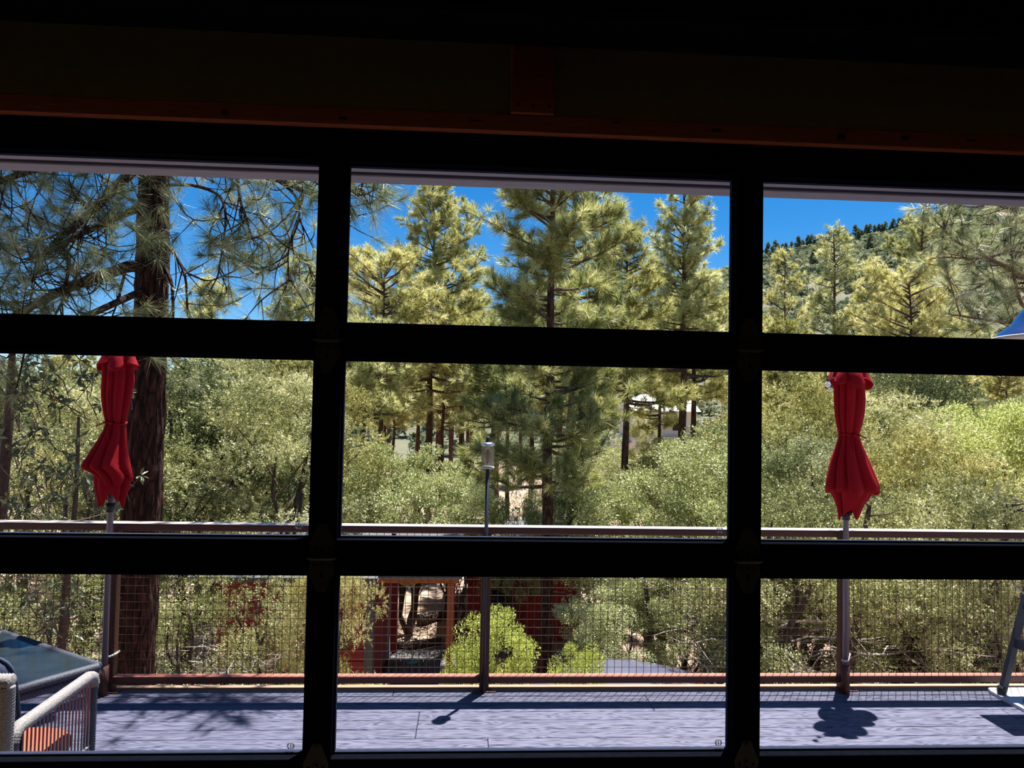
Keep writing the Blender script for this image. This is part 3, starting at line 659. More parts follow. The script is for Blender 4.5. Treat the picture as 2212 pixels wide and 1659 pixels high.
# ================================================================== BUILDINGS BELOW
GZ = -2.7
YF = 10.5
xl_ = atY(470, 1350, YF)[0]; xg = atY(803, 1380, YF)[0]; xp = atY(971, 1380, YF)[0]
zb = atY(890, 1258, YF)[2]; pf = -2.35
cab = thing('red_cabin', 'barn red cabin with grey corner board beside the porch', 'cabin', ((xl_+xg)/2, YF, GZ))
MB().box(xl_, xg-.02, YF+.03, YF+3.0, GZ, -.42).build('wall', 'barn', cab)
npl = 13
pm = MB().box(-(xg-.10-xl_)/2, (xg-.10-xl_)/2, -.015, .03, .004, .158, .004).data('siding_board', 'barn')
for k in range(npl): inst('siding_board', pm, cab, ((xl_+xg-.10)/2, YF, GZ+.05+k*.163))
MB().box(xg-.10, xg+.02, YF-.03, YF+.06, GZ, -.42).build('corner_board', 'greyw', cab)
MB().box(atY(569, 1430, YF)[0]-.04, atY(569, 1430, YF)[0]+.04, YF-.04, YF-.016, GZ, -1.55).build('batten', 'slate', cab)
MB().add([(xl_-.3, YF-.35, -.52), (xg+.1, YF-.35, -.52), (xg+.1, YF+1.5, -.22), (xl_-.3, YF+1.5, -.22), (xl_-.3, YF-.35, -.46), (xg+.1, YF-.35, -.46), (xg+.1, YF+1.5, -.16), (xl_-.3, YF+1.5, -.16), (xl_-.3, YF+3.2, -.52), (xg+.1, YF+3.2, -.52), (xl_-.3, YF+3.2, -.46), (xg+.1, YF+3.2, -.46)],
    [(0, 3, 2, 1), (4, 5, 6, 7), (0, 1, 5, 4), (3, 8, 9, 2), (7, 6, 11, 10), (8, 10, 11, 9)]).build('roof', 'roofg', cab)
por = thing('porch', 'open porch with orange beam and grey plank floor behind the railing', 'porch', ((xg+xp)/2, YF+1.3, GZ))
nb = 12; wb = (xp+.1-xg-.04)/nb
fm = MB().box(.006, wb-.006, 0, 2.7, -.04, 0, .003).data('floor_board', 'greyw')
for k in range(nb): inst('floor_board', fm, por, (xg+.04+k*wb, YF-.1, pf))
MB().box(xg, xp+.14, YF-.12, YF+2.62, GZ, pf-.05).build('floor_frame', 'greyw', por)
MB().box(xg+.02, xp+.12, YF-.06, YF+.05, zb, zb+.10, .006).build('beam', 'orange', por)
MB().box(xg-.02, xp+.16, YF-.14, YF-.065, zb+.075, zb+.24, .004).build('fascia', 'greyw', por)
MB().box(xg-.02, xp+.16, YF-.10, YF+2.7, zb+.24, zb+.29).build('roof', 'roofg', por)
MB().box(xp-.045, xp+.05, YF-.05, YF+.045, pf, zb, .006).build('post', 'orange', por)
MB().box(xp-.07, xp+.03, YF+2.45, YF+2.54, pf, zb, .006).build('post', 'barn', por)
MB().box(xg+.02, xg+.12, YF+2.45, YF+2.54, pf, zb, .006).build('post', 'barn', por)
sx = atY(890, 1428, 10.9); hx = atY(895, 1250, 10.5)
sw = thing('disc_swing', 'teal disc swing hanging from the porch beam', 'swing', sx)
MB().lathe([(.02, -.012), (.085, -.01), (.092, 0), (.085, .012), (.02, .014)], sx, 24).build('seat_disc', 'teal', sw, True)
MB().tube([sx, (sx[0]+.01, 10.7, zb-.6), (hx[0], 10.5, zb)], .006, 6).build('rope', 'wool', sw)
a0 = atY(815, 1322, 11.4); a1 = atZ(838, 1421, pf)
MB().beam((a1[0], a1[1], pf), (a0[0], a1[1]+.25, a0[2]), .05, .14, (0, 1, 0)).build('leaning_plank', 'wool', loc=(a1[0], a1[1], pf), label='pale plank leaning inside the porch', cat='plank')
# logs behind the porch
r = rng(21)
for px0, py0, px1, py1, w, lb_ in ((855, 1398, 960, 1386, .10, 'long dead log lying behind the porch floor'), (820, 1404, 880, 1401, .07, 'short pale log at the edge of the porch floor'), (905, 1340, 975, 1322, .13, 'bare log on sunlit ground behind the porch')):
    z = GZ+w*.9; p = atZ(px0, py0, z); q_ = atZ(px1, py1, z); t = np.linspace(0, 1, 7)[:, None]
    pts = p+(q_-p)*t+r.normal(0, .02, (7, 3))*[1, 1, .3]
    MB().tube(pts, w*np.linspace(1, .7, 7), 9).build('log', 'barkj', loc=p, label=lb_, cat='log')

# far red cabin behind the central pine
YC = 14.6
xa, xb = atY(1010, 1300, YC)[0], atY(1250, 1300, YC)[0]
rc = thing('far_cabin', 'barn red cabin with small white window behind the central pine trunk', 'cabin', ((xa+xb)/2, YC, GZ))
MB().box(xa, xb, YC, YC+4, GZ-.1, -.95).build('wall', 'barn', rc)
MB().add([(xa-.3, YC-.4, -1.0), (xb+.3, YC-.4, -1.0), (xb+.3, YC+2, -.7), (xa-.3, YC+2, -.7), (xb+.3, YC+4.4, -1.0), (xa-.3, YC+4.4, -1.0), (xa-.3, YC-.4, -.94), (xb+.3, YC-.4, -.94), (xb+.3, YC+2, -.64), (xa-.3, YC+2, -.64), (xb+.3, YC+4.4, -.94), (xa-.3, YC+4.4, -.94)],
         [(0, 3, 2, 1), (3, 5, 4, 2), (6, 7, 8, 9), (9, 8, 10, 11), (0, 1, 7, 6), (5, 11, 10, 4), (0, 6, 9, 3), (3, 9, 11, 5), (1, 2, 8, 7), (2, 4, 10, 8)]).build('roof', 'roofg', rc)
MB().box(xb-.02, xb+.035, YC-.05, YC+.0, GZ, -.98).build('downpipe', 'orange', rc)
for k in range(9):
    x = xa+(xb-xa)*(k+.5)/9; MB().box(x-.012, x+.012, YC-.016, YC, GZ, -.98).build('batten', 'barn', rc)
for p0, p1_ in (((1141, 1264), (1163, 1286)), ((1168, 1262), (1179, 1281))):
    w0 = atY(*p0, YC); w1 = atY(*p1_, YC)
    wf = MB()
    x0, x1, z0, z1 = w0[0], w1[0], w1[2], w0[2]; t = .018
    for bb in ((x0, x1, z0, z0+t), (x0, x1, z1-t, z1), (x0, x0+t, z0, z1), (x1-t, x1, z0, z1)): wf.box(bb[0], bb[1], YC-.05, YC-.01, bb[2], bb[3])
    wo_ = wf.build('window', 'whitew', rc); MB().box(x0+t, x1-t, YC-.03, YC-.016, z0+t, z1-t).build('pane', 'cglass', wo_)
dk = atY(1085, 1250, YC); MB().box(dk[0]-.28, dk[0]+.2, YC-.03, YC-.0, GZ, -1.1).build('door', 'cglass', rc)

# white house far behind
YW = 46.0
wa, wb_ = atY(1352, 950, YW), atY(1500, 950, YW)
wh = thing('white_house', 'white house glimpsed between trunks right of centre', 'house', ((wa[0]+wb_[0])/2, YW, GZ))
zt = atY(1430, 888, YW)[2]; zm = atY(1430, 944, YW)[2]; zl = atY(1400, 1000, YW)[2]; zl2 = atY(1400, 1022, YW)[2]
MB().box(wa[0]+.6, wb_[0], YW, YW+5, zm, zt).build('upper_wall', 'whitew', wh)
MB().box(wa[0]+.4, wb_[0]+.2, YW-.5, YW+5.3, zm-.45, zm).build('porch_roof', 'whitew', wh)
MB().box(wa[0], wb_[0]-.1, YW+.2, YW+5, GZ, zm-.4).build('lower_wall', 'whitew', wh)
MB().box(wa[0]-.1, wb_[0]+.2, YW+.05, YW+.19, GZ, zl2).build('base_band', 'orange', wh)
MB().add([(wa[0]+.3, YW-.4, zt), (wb_[0]+.3, YW-.4, zt), (wb_[0]+.3, YW+2.5, zt+1.1), (wa[0]+.3, YW+2.5, zt+1.1), (wb_[0]+.3, YW+5.4, zt), (wa[0]+.3, YW+5.4, zt)], [(0, 1, 2, 3), (3, 2, 4, 5), (0, 3, 5), (1, 4, 2)]).build('roof', 'whitew', wh)
for px in (1412, 1462):
    w0 = atY(px, 905, YW); f0 = MB().box(w0[0]-.35, w0[0]+.35, YW-.05, YW, zm+.35, zm+1.2).build('window', 'whitew', wh); MB().box(w0[0]-.28, w0[0]+.28, YW-.07, YW-.052, zm+.42, zm+1.13).build('pane', 'cglass', f0)
# pink house on the slope
d = ray(2166, 470); ts = np.linspace(100, 480, 400); pts = CAM+d*(ts/d[1])[:, None]; hit = pts[np.argmax(pts[:, 2] < G(pts[:, 0], pts[:, 1])+2)]
s_ = hit[1]/1600*13; hz = float(G(hit[0], hit[1]))
ph_ = thing('hill_house', 'pink roofed house high on the right mountain slope', 'house', (hit[0], hit[1], hz))
MB().box(hit[0]-s_*1.2, hit[0]+s_*1.2, hit[1]-s_, hit[1]+s_, hz-2, hz+s_*1.1).build('wall', 'whitew', ph_)
MB().add([(hit[0]-s_*1.4, hit[1]-s_*1.3, hz+s_), (hit[0]+s_*1.4, hit[1]-s_*1.3, hz+s_), (hit[0]+s_*1.2, hit[1], hz+s_*1.9), (hit[0]-s_*1.2, hit[1], hz+s_*1.9), (hit[0]+s_*1.4, hit[1]+s_*1.3, hz+s_), (hit[0]-s_*1.4, hit[1]+s_*1.3, hz+s_)], [(0, 1, 2, 3), (3, 2, 4, 5), (0, 3, 5), (1, 4, 2)]).build('roof', 'pinkw', ph_)

# parked car below the deck ------------------------------------------
YK = 8.5
pk = atY(1335, 1432, YK+.85); cx0 = pk[0]-.35
car = thing('car', 'silver car parked below the deck with only its roof showing', 'car', (cx0+.3, YK+.3, GZ))
hz = pk[2]
sec = [(-1.75, .55, .75), (-1.55, .45, .92), (-.95, .40, 1.02), (1.65, .40, 1.05), (1.95, .45, 1.0), (2.05, .55, .8)]
def loft(mb, st, n=20, e=.45):
    """stations: x, half width, z bottom, z top"""
    th = np.linspace(0, 2*PI, n, endpoint=False); v = []; sg = lambda w, p_: np.sign(w)*np.abs(w)**p_
    for x, hw_, z0, z1 in st:
        for t in th: v.append((cx0+.3+x, YK+.85+hw_*sg(math.cos(t), e), GZ+(z0+z1)/2+(z1-z0)/2*sg(math.sin(t), e)))
    f = [(i*n+j, i*n+(j+1) % n, (i+1)*n+(j+1) % n, (i+1)*n+j) for i in range(len(st)-1) for j in range(n)]
    f += [tuple(range(n-1, -1, -1)), tuple(range((len(st)-1)*n, len(st)*n))]; mb.add(v, f)
c = MB(); loft(c, [(-2.0, .60, .35, .62), (-1.85, .80, .25, .78), (-1.2, .86, .22, .90), (0, .88, .20, .98), (1.3, .88, .22, 1.0), (1.85, .84, .26, .98), (2.05, .70, .35, .88)]); c.build('body', 'carp', car, True)
hr = hz-GZ-.09
c = MB(); loft(c, [(-1.05, .74, .85, .93), (-.55, .72, .85, hr-.22), (-.30, .68, .9, hr-.075), (.05, .66, .9, hr), (.35, .66, .9, hr-.02), (.65, .66, .9, hr-.07), (.95, .66, .9, hr-.14), (1.55, .70, .85, 1.0)], 24, .55); c.build('roof', 'carp', car, True)
for yy in (YK+.85-.70, YK+.85+.70):
    MB().add([(cx0+.3-.75, yy, GZ+.98), (cx0+.3+1.3, yy, GZ+1.0), (cx0+.3+.95, yy+(.04 if yy < YK+.85 else -.04), GZ+hr-.2), (cx0+.3-.35, yy+(.04 if yy < YK+.85 else -.04), GZ+hr-.2)], [(0, 1, 2, 3)]).build('side_window', 'cglass', car)
for x in (-1.2, 1.25):
    for yy in (YK+.85-.80, YK+.85+.80):
        w_ = MB(); th = 24
        w_.tube([(cx0+.3+x, yy-.1, GZ+.31), (cx0+.3+x, yy+.1, GZ+.31)], .31, 24); wl = w_.build('wheel', 'tyre', car, True)
        MB().tube([(cx0+.3+x, yy-.105, GZ+.31), (cx0+.3+x, yy+.105, GZ+.31)], .19, 20).build('rim', 'chrome', wl, True)
tl = atY(1511, 1473, YK+.2)
for yy, dz in ((YK+.2, 0), (YK+1.5, -.45)): MB().box(tl[0]-.05, tl[0]+.04, yy-.04, yy+.04, tl[2]-.12+dz, tl[2]+.02+dz, .01).build('tail_light', 'tail', car)
for yy in (YK+.3, YK+1.4): MB().box(cx0+.3-1.95, cx0+.3-1.8, yy-.12, yy+.12, GZ+.6, GZ+.72, .01).build('headlight', 'bulb', car)
#PART4
# ================================================================== TREES
class Wood:
    def __init__(s): s.b = MB()
    def tube(s, p, r, n=6): s.b.tube(p, r, n)
def tufts(C, D, n, ln, w, rs, spread=1.0, back=0.15):
    """needle fans: centres C (k,3), directions D (k,3) -> triangles"""
    k = len(C); n_ = n
    D = unit(D)
    q = unit(rs.normal(size=(k, n_, 3)))
    ang = np.abs(rs.normal(0, .62, (k, n_, 1)))*spread
    perp = unit(q-(q*D[:, None]).sum(-1, keepdims=True)*D[:, None])
    d = np.cos(ang)*D[:, None]+np.sin(ang)*perp
    l = ln*rs.uniform(.7, 1.12, (k, n_, 1))
    st = C[:, None]-D[:, None]*(rs.uniform(0, back, (k, n_, 1)))
    tip = st+d*l; tip[..., 2] -= .10*l[..., 0]**2/ln
    sd_ = unit(np.cross(d, rs.normal(size=(k, n_, 3))))*w*rs.uniform(.7, 1.3, (k, n_, 1))
    base = st+d*l*.08
    T = np.stack([base-sd_, base+sd_, tip], 2).reshape(-1, 3, 3)
    per = rs.uniform(.15, .8, (k, 1))
    rn = np.clip(per+rs.normal(0, .16, (k, n_)), 0, 1).reshape(-1)
    return T, rn
def blobs(C, R, n, size, rs, per_sprig=18, asp=1.7):
    """leafy clumps built of sprigs: short shoots pointing out, each set with small scales"""
    k = len(C); m = max(4, n//per_sprig); R = np.asarray(R).reshape(-1, 1, 1)
    q = unit(rs.normal(size=(k, m, 3))+np.array([0, 0, .30])); rad = rs.uniform(.25, 1.0, (k, m, 1))**.5*(1+.2*np.sin(q[..., :1]*7+q[..., 1:2]*5))
    ps = C[:, None]+q*rad*R*np.array([1, 1, .62])
    ds = unit(q+np.array([0, 0, .25])+rs.normal(0, .5, (k, m, 3)))
    L = rs.uniform(.08, .19, (k, m, 1))
    ps = ps[:, :, None]; d_ = ds[:, :, None]; u = rs.uniform(0, 1, (k, m, per_sprig, 1))
    p = ps+d_*u*L[:, :, None]+rs.normal(0, .014, (k, m, per_sprig, 3))*(1.2-.6*u)
    d = unit(d_*.8+rs.normal(0, .75, (k, m, per_sprig, 3))); sd_ = unit(np.cross(d, rs.normal(size=d.shape)))
    s = size*rs.uniform(.6, 1.3, (k, m, per_sprig, 1))
    T = np.stack([p-sd_*s/asp/2, p+sd_*s/asp/2, p+d*s], -2).reshape(-1, 3, 3)
    per = rs.uniform(.2, .75, (k, 1, 1))+rs.normal(0, .12, (k, m, 1)); rn = np.clip(per+rs.normal(0, .12, (k, m, per_sprig)), 0, 1).reshape(-1)
    return T, rn
def leafquads(C, D, ln, w, rs):
    """small pointed leaves (two triangles)"""
    k = len(C); d = unit(D); sd_ = unit(np.cross(d, rs.normal(size=(k, 3)))); up = np.cross(sd_, d)
    l = ln*rs.uniform(.65, 1.25, (k, 1)); b = C; t = C+d*l; m = C+d*l*.45
    a = m-sd_*w/2*l/ln+up*w*.15; c = m+sd_*w/2*l/ln+up*w*.15
    T = np.concatenate([np.stack([b, a, t], 1), np.stack([b, t, c], 1)])
    r_ = np.clip(rs.normal(.45, .22, k), 0, 1)
    return T, np.concatenate([r_, r_])
def trunkmesh(mb, pts, rad, n=14, rough=.06, rs=None, k=40):
    pts = np.asarray(pts, float); s = np.linspace(0, 1, len(pts)); t = np.linspace(0, 1, k)
    pp = np.stack([np.interp(t, s, pts[:, i]) for i in range(3)], 1); rr = np.interp(t, s, rad)
    v, f = tube(pp, rr, n); v = v.copy(); c = np.repeat(pp, n, 0); d = v[:len(c)]-c
    v[:len(c)] = c+d*(1+rough*rs.normal(size=(len(c), 1)))
    mb.add(v, f)
def branchpath(p0, az, L, rise, droop, rs, k=7, wig=.05):
    t = np.linspace(0, 1, k)[:, None]; d = np.array([math.cos(az), math.sin(az), 0])
    sid = np.array([-d[1], d[0], 0]); w = np.cumsum(rs.normal(0, wig*L/k, (k, 2)), axis=0)
    p = p0+d*L*t+np.array([0, 0, 1.])*(rise*L*t-droop*L*t*(1-t)*1.0)+sid*w[:, :1]+np.array([0, 0, 1.])*w[:, 1:]*.7
    p[0] = p0; return p
def make_pine(H, hb, R, nbr, seed, r0=.13, ln=.20, w=.004, nn=40, tpb=11, mat_='n_mid', shape='cone', lean=(0, 0), dead=6, bark='barkf', sparse=1.0):
    rs = rng(seed); tk = MB(); br = MB()
    z = np.linspace(0, H, 9); tp = np.stack([lean[0]*(z/H)**1.3*H+rs.normal(0, .03, 9)*(z > .5), lean[1]*(z/H)*H+rs.normal(0, .03, 9)*(z > .5), z], 1)
    tr_ = r0*np.linspace(1, .10, 9)**.85; tr_[0] *= 1.35
    trunkmesh(tk, tp, tr_, 12, .05, rs, 48)
    C = []; D = []
    def axis(h): return np.array([np.interp(h, z, tp[:, 0]), np.interp(h, z, tp[:, 1]), h])
    nbr = int(nbr*1.3)
    for k in range(nbr):
        t = (k+rs.uniform(0, .9))/nbr; h = hb+(H-hb)*t**.92
        if shape == 'cone': pr = (1-t)**.75*.95+.10
        elif shape == 'round': pr = math.sqrt(max(.02, 1-((t-.42)/.6)**2))
        else: pr = (.55+.45*rs.uniform())*(1-t)**.5+.08
        L = R*pr*rs.uniform(.65, 1.15)
        az = rs.uniform(0, 2*PI)
        p = branchpath(axis(h), az, L, .10+.55*t+rs.normal(0, .08), .28*(1-t)+.05, rs)
        br.tube(p, np.linspace(.016+.014*L, .005, len(p)), 5)
        nt = max(2, int(tpb*1.7*sparse*L/R*rs.uniform(.8, 1.2)+2))
        for q in range(nt):
            u = 1.0 if q == 0 else rs.uniform(.35, 1.0)
            i = u*(len(p)-1); i0 = min(int(i), len(p)-2); b0 = p[i0]+(p[i0+1]-p[i0])*(i-i0); dr = unit(p[i0+1]-p[i0])
            if q == 0: C.append(b0); D.append(dr+np.array([0, 0, .35])); continue
            sl_ = rs.uniform(.12, .42)*(.6+.4*L/R); dd = unit(dr*.7+rs.normal(0, .55, 3)+np.array([0, 0, .42]))
            e = b0+dd*sl_
            br.tube([b0, b0+dd*sl_*.5+np.array([0, 0, -.02]), e], [.006, .005, .004], 4)
            C.append(e); D.append(dd+np.array([0, 0, .25]))
            if rs.uniform() < .5: C.append(b0+dd*sl_*.55); D.append(dd+rs.normal(0, .4, 3))
    C.append(axis(H)); D.append(np.array([0, 0, 1.]))
    for k in range(dead):
        h = rs.uniform(.25*hb, hb); p = branchpath(axis(h), rs.uniform(0, 2*PI), rs.uniform(.3, .9), -.05, .2, rs, 5); br.tube(p, np.linspace(.014, .003, 5), 4)
    T, rn = tufts(np.array(C), np.array(D), nn, ln, w, rs, 1.4, ln*.3)
    root = thing('pine_tree', None, 'tree', (0, 0, 0))
    a = tk.build('trunk', bark, root, True); b_ = br.build('branches', 'twig', root); f_ = triobj('foliage', T, mat_, root, rn, kind='stuff')
    return root
def make_juniper(H, R, seed, mat_='jun', ncl=170, nl=150, size=.055, stems=3, dead=10, zlow=.12):
    rs = rng(seed); tk = MB(); br = MB(); dd_ = MB(); C = []; Rr = []
    for s in range(stems):
        az = rs.uniform(0, 2*PI); top = np.array([math.cos(az)*R*.35*(s > 0), math.sin(az)*R*.35*(s > 0), H*rs.uniform(.7, .92)])
        t = np.linspace(0, 1, 8)[:, None]; p = top*np.concatenate([t**1.4, t**1.4, t], 1)+np.concatenate([np.zeros((1, 3)), rs.normal(0, .06, (7, 3))*[1, 1, .3]])
        trunkmesh(tk, p, (.05+.025*H/4)*np.linspace(1, .2, 8), 9, .08, rs, 24)
    for k in range(ncl):
        t = rs.uniform(zlow, 1.0); h = H*t; pr = (1-(max(0, t-.35)/.68)**2)**.5 if t > .35 else (.72+.28*t/.35)
        az = rs.uniform(0, 2*PI); rad = R*pr*rs.uniform(.35, 1.0)**.6*(1+.18*math.sin(3*az+seed)+.12*math.sin(7*h+az*2))
        c = np.array([math.cos(az)*rad, math.sin(az)*rad, h]); C.append(c); Rr.append(rs.uniform(.22, .46)*(.7+.3*R/1.5))
        if k % 4 == 0:
            st = np.array([0, 0, max(.2, h*.75)]); br.tube([st, (st+c)/2+rs.normal(0, .06, 3), c], [.02, .012, .006], 5)
    for k in range(dead):
        az = rs.uniform(0, 2*PI); h = rs.uniform(.1, .6)*H; p = branchpath(np.array([0, 0, h]), az, R*rs.uniform(.8, 1.12), .1, .1, rs, 8, .25)
        dd_.tube(p, np.linspace(.013, .003, 8), 5)
        for q in range(4):
            i = rs.integers(3, 7); e = p[i]+rs.normal(0, .18, 3); dd_.tube([p[i], (p[i]+e)/2+rs.normal(0, .03, 3), e], [.006, .005, .003], 4)
    T, rn = blobs(np.array(C), np.array(Rr), nl, size, rs)
    root = thing('juniper', None, 'tree', (0, 0, 0))
    tk.build('trunk', 'barkj', root, True); br.build('branches', 'twig', root)
    if dead: dd_.build('dead_twigs', 'dead', root)
    triobj('foliage', T, mat_, root, rn, kind='stuff')
    return root
def make_oak(H, R, seed, mat_='oak', ncl=240, nl=62, ln=.06, w=.03, stems=4, zlow=.15, name='oak_shrub', cat='shrub', clr=.17):
    rs = rng(seed); tk = MB(); br = MB(); C = []; D = []
    ends = []
    for s in range(stems):
        az = s*2*PI/stems+rs.uniform(-.5, .5); top = np.array([math.cos(az)*R*.45, math.sin(az)*R*.45, H*rs.uniform(.6, .85)])
        t = np.linspace(0, 1, 7)[:, None]; p = top*np.concatenate([t**1.3, t**1.3, t], 1)+np.concatenate([np.zeros((1, 3)), rs.normal(0, .07, (6, 3))*[1, 1, .4]])
        tk.tube(p, (.028+.018*H/3)*np.linspace(1, .2, 7), 7); ends.append(p)
    for k in range(ncl):
        t = rs.uniform(zlow, 1.0); h = H*t; pr = math.sqrt(max(.03, 1-((t-.45)/.58)**4)); az = rs.uniform(0, 2*PI)
        rad = R*pr*rs.uniform(.3, 1.0)**.5*(1+.2*math.sin(3*az+seed)); c = np.array([math.cos(az)*rad, math.sin(az)*rad, h])
        if k % 3 == 0:
            p = ends[rs.integers(stems)]; b0 = p[rs.integers(2, 6)]; br.tube([b0, (b0+c)/2+rs.normal(0, .08, 3), c], [.012, .008, .003], 4)
        q = unit(rs.normal(size=(nl, 3))); C.append(c+q*clr*rs.uniform(.2, 1, (nl, 1))**.5*np.array([1, 1, .6])*rs.uniform(.7, 1.35)); D.append(q+np.array([0, 0, .3])+rs.normal(0, .5, (nl, 3)))
    T, rn = leafquads(np.concatenate(C), np.concatenate(D), ln, w, rs)
    root = thing(name, None, cat, (0, 0, 0))
    tk.build('stems', 'barkj', root, True); br.build('branches', 'twig', root); triobj('foliage', T, mat_, root, rn, kind='stuff')
    return root
def put(root, px, py, Y, label, s=1.0, rz=0.0, used=[]):
    """stand a finished tree on the ground where the photo shows its trunk"""
    p = atY(px, py, Y); z = float(G(p[0], Y))-.05
    if root.name in used: return copy_tree(root, (p[0], Y, z), rz, s, label)
    used.append(root.name); root.location = (p[0], Y, z); root.rotation_euler = (0, 0, rz); root.scale = (s, s, s) if np.isscalar(s) else s; root['label'] = label
    return root
def topz(px, py, Y): return atY(px, py, Y)[2]-float(G(atY(px, py, Y)[0], Y))
PROTO = []
# --- individual pines seen in the photograph -------------------------
E1 = make_pine(topz(1160, 150, 12.4), 3.3, 1.55, 78, 31, .12, .23, .0040, 56, 15, 'n_mix', 'open', (-.004, 0)); put(E1, 1183, 1150, 12.4, 'tall ponderosa pine in the centre pane with trunk right of the lantern')
put(make_pine(topz(925, 398, 22), 5.0, 2.0, 95, 32, .13, .22, 0.0069, 35, 12, 'n_yel', 'cone'), 925, 1000, 22, 'pointed pine left of the tallest centre pine')
put(make_pine(topz(992, 436, 26), 5, 1.6, 60, 33, .12, .22, 0.0080, 32, 10, 'n_mid', 'cone'), 995, 1000, 26, 'thin pine leader between the pointed pine and the centre pine')
put(make_pine(topz(1235, 330, 16), 5.6, 1.7, 62, 34, .12, .21, 0.0057, 38, 11, 'n_mid', 'open'), 1232, 900, 16, 'open branched pine just behind and right of the centre pine')
put(make_pine(topz(1355, 488, 17), 4.7, 1.25, 70, 35, .115, .21, 0.0057, 38, 11, 'n_yel', 'cone'), 1349, 950, 17, 'slender pine with straight trunk right of the centre pine')
put(make_pine(topz(1492, 392, 20), 5.6, 1.55, 85, 36, .15, .21, 0.0069, 36, 12, 'n_mid', 'cone'), 1474, 850, 20, 'tall pine near the right side of the centre pane')
put(make_pine(topz(1500, 560, 22), 5.0, 1.4, 55, 37, .13, .21, 0.0069, 32, 10, 'n_yel', 'cone'), 1497, 850, 22.4, 'shorter pine trunk close beside the tall right centre pine')
put(make_pine(topz(830, 566, 20), 4.4, 1.7, 70, 38, .10, .21, 0.0069, 35, 11, 'n_yel', 'round'), 822, 900, 20, 'yellow green pine at the left side of the centre pane')
put(make_pine(topz(787, 700, 18), 4.4, 1.2, 42, 39, .085, .2, 0.0069, 32, 9, 'n_mid', 'open'), 783, 1000, 18, 'thin straight pine trunk at the left of the centre pane')
put(make_pine(topz(450, 610, 22), 3.6, 1.5, 65, 40, .10, .21, 0.0069, 33, 11, 'n_mid', 'cone'), 447, 900, 22, 'pine with leaning dark trunk right of the big trunk')
put(make_pine(topz(643, 560, 25), 4.2, 1.5, 70, 41, .10, .21, 0.0080, 33, 11, 'n_mid', 'cone'), 640, 900, 25, 'pine beside the black stile in the upper left pane')
put(make_pine(topz(1695, 545, 28), 5, 1.3, 42, 42, .075, .2, 0.0080, 27, 7, 'n_yel', 'open'), 1695, 700, 28, 'sparse thin pine at the left of the right pane')
put(make_pine(topz(1800, 498, 26), 4.2, 1.5, 75, 43, .12, .2, 0.0069, 28, 9, 'n_mid', 'open'), 1802, 700, 26, 'dark scraggly pine above the right umbrella')
put(make_pine(topz(1990, 485, 34), 6.5, 1.75, 70, 44, .17, .22, 0.0103, 35, 13, 'n_mid', 'round'), 1992, 620, 34, 'round headed pine against the mountain')
put(make_pine(topz(1968, 588, 21), 3.6, 1.6, 75, 45, .10, .2, 0.0069, 35, 11, 'n_yel', 'round'), 1966, 690, 21, 'pale yellow green pine in front of the round headed pine')
put(make_pine(topz(1885, 560, 30), 5, 1.4, 60, 46, .11, .2, 0.0092, 32, 10, 'n_yel', 'cone'), 1885, 700, 30, 'slim pine between the scraggly pine and the yellow pine')
put(make_pine(topz(1066, 700, 19), 4, 1.2, 45, 47, .125, .2, 0.0069, 32, 9, 'n_mid', 'open'), 1066, 1050, 19, 'pine trunk directly behind the lantern')
print('pines', len(bpy.data.objects))

# --- the big ponderosa beside the deck ---------------------------------
YB = 7.2
tr_pts = [atY(278, 1640, YB), atY(285, 1455, YB), atY(306, 1110, YB), atY(326, 690, YB), atY(333, 365, YB)]
gz = float(G(tr_pts[0][0], YB)); tr_pts = [np.array([tr_pts[0][0]-.05, YB, gz-.1])]+tr_pts[1:]
dirr = tr_pts[-1]-tr_pts[-2]; tr_pts += [tr_pts[-1]+dirr*1.6, tr_pts[-1]+dirr*4.2]
big = thing('ponderosa_pine', 'big ponderosa pine with thick dark trunk beside the deck behind the left umbrella', 'tree', (tr_pts[0][0], YB, gz))
rs = rng(77)
zs = np.array([p[2] for p in tr_pts]); rads = np.interp(zs, [gz-.1, gz+.6, -.44, .9, 2.55, 3.86, 6, 9.2], [.30, .215, .185, .172, .150, .135, .11, .05])
tm = MB(); kk = 150; nn_ = 56; t = np.linspace(zs[0], zs[-1], kk)
pp = np.stack([np.interp(t, zs, [p[i] for p in tr_pts]) for i in range(3)], 1); rr_ = np.interp(t, zs, rads)
v, f = tube(pp, rr_, nn_); a_ = np.tile(np.arange(nn_)*2*PI/nn_, kk); zz = np.repeat(t, nn_)
plate = np.sin(a_*9+2.2*np.sin(zz*2.1)+1.5*np.sin(zz*5.3+a_*2))*np.cos(zz*7+3*np.sin(a_*3)+1.2*np.sin(zz*3.3))
dsp = 1+.055*np.tanh(2.4*plate)+.02*rs.normal(size=len(zz)); cc = np.repeat(pp, nn_, 0); v = cc+(v-cc)*dsp[:, None]
tm.add(v, f); tm.build('trunk', 'bark', big)
limb = MB(); CT = []; DT = []
def smooth(pts, k=14):
    pts = np.asarray(pts, float); s = np.linspace(0, 1, len(pts)); tt = np.linspace(0, 1, k)
    out = np.zeros((k, 3))
    for i in range(3):
        out[:, i] = np.interp(tt, s, pts[:, i])
    for _ in range(2): out[1:-1] = (out[:-2]+2*out[1:-1]+out[2:])/4
    return out
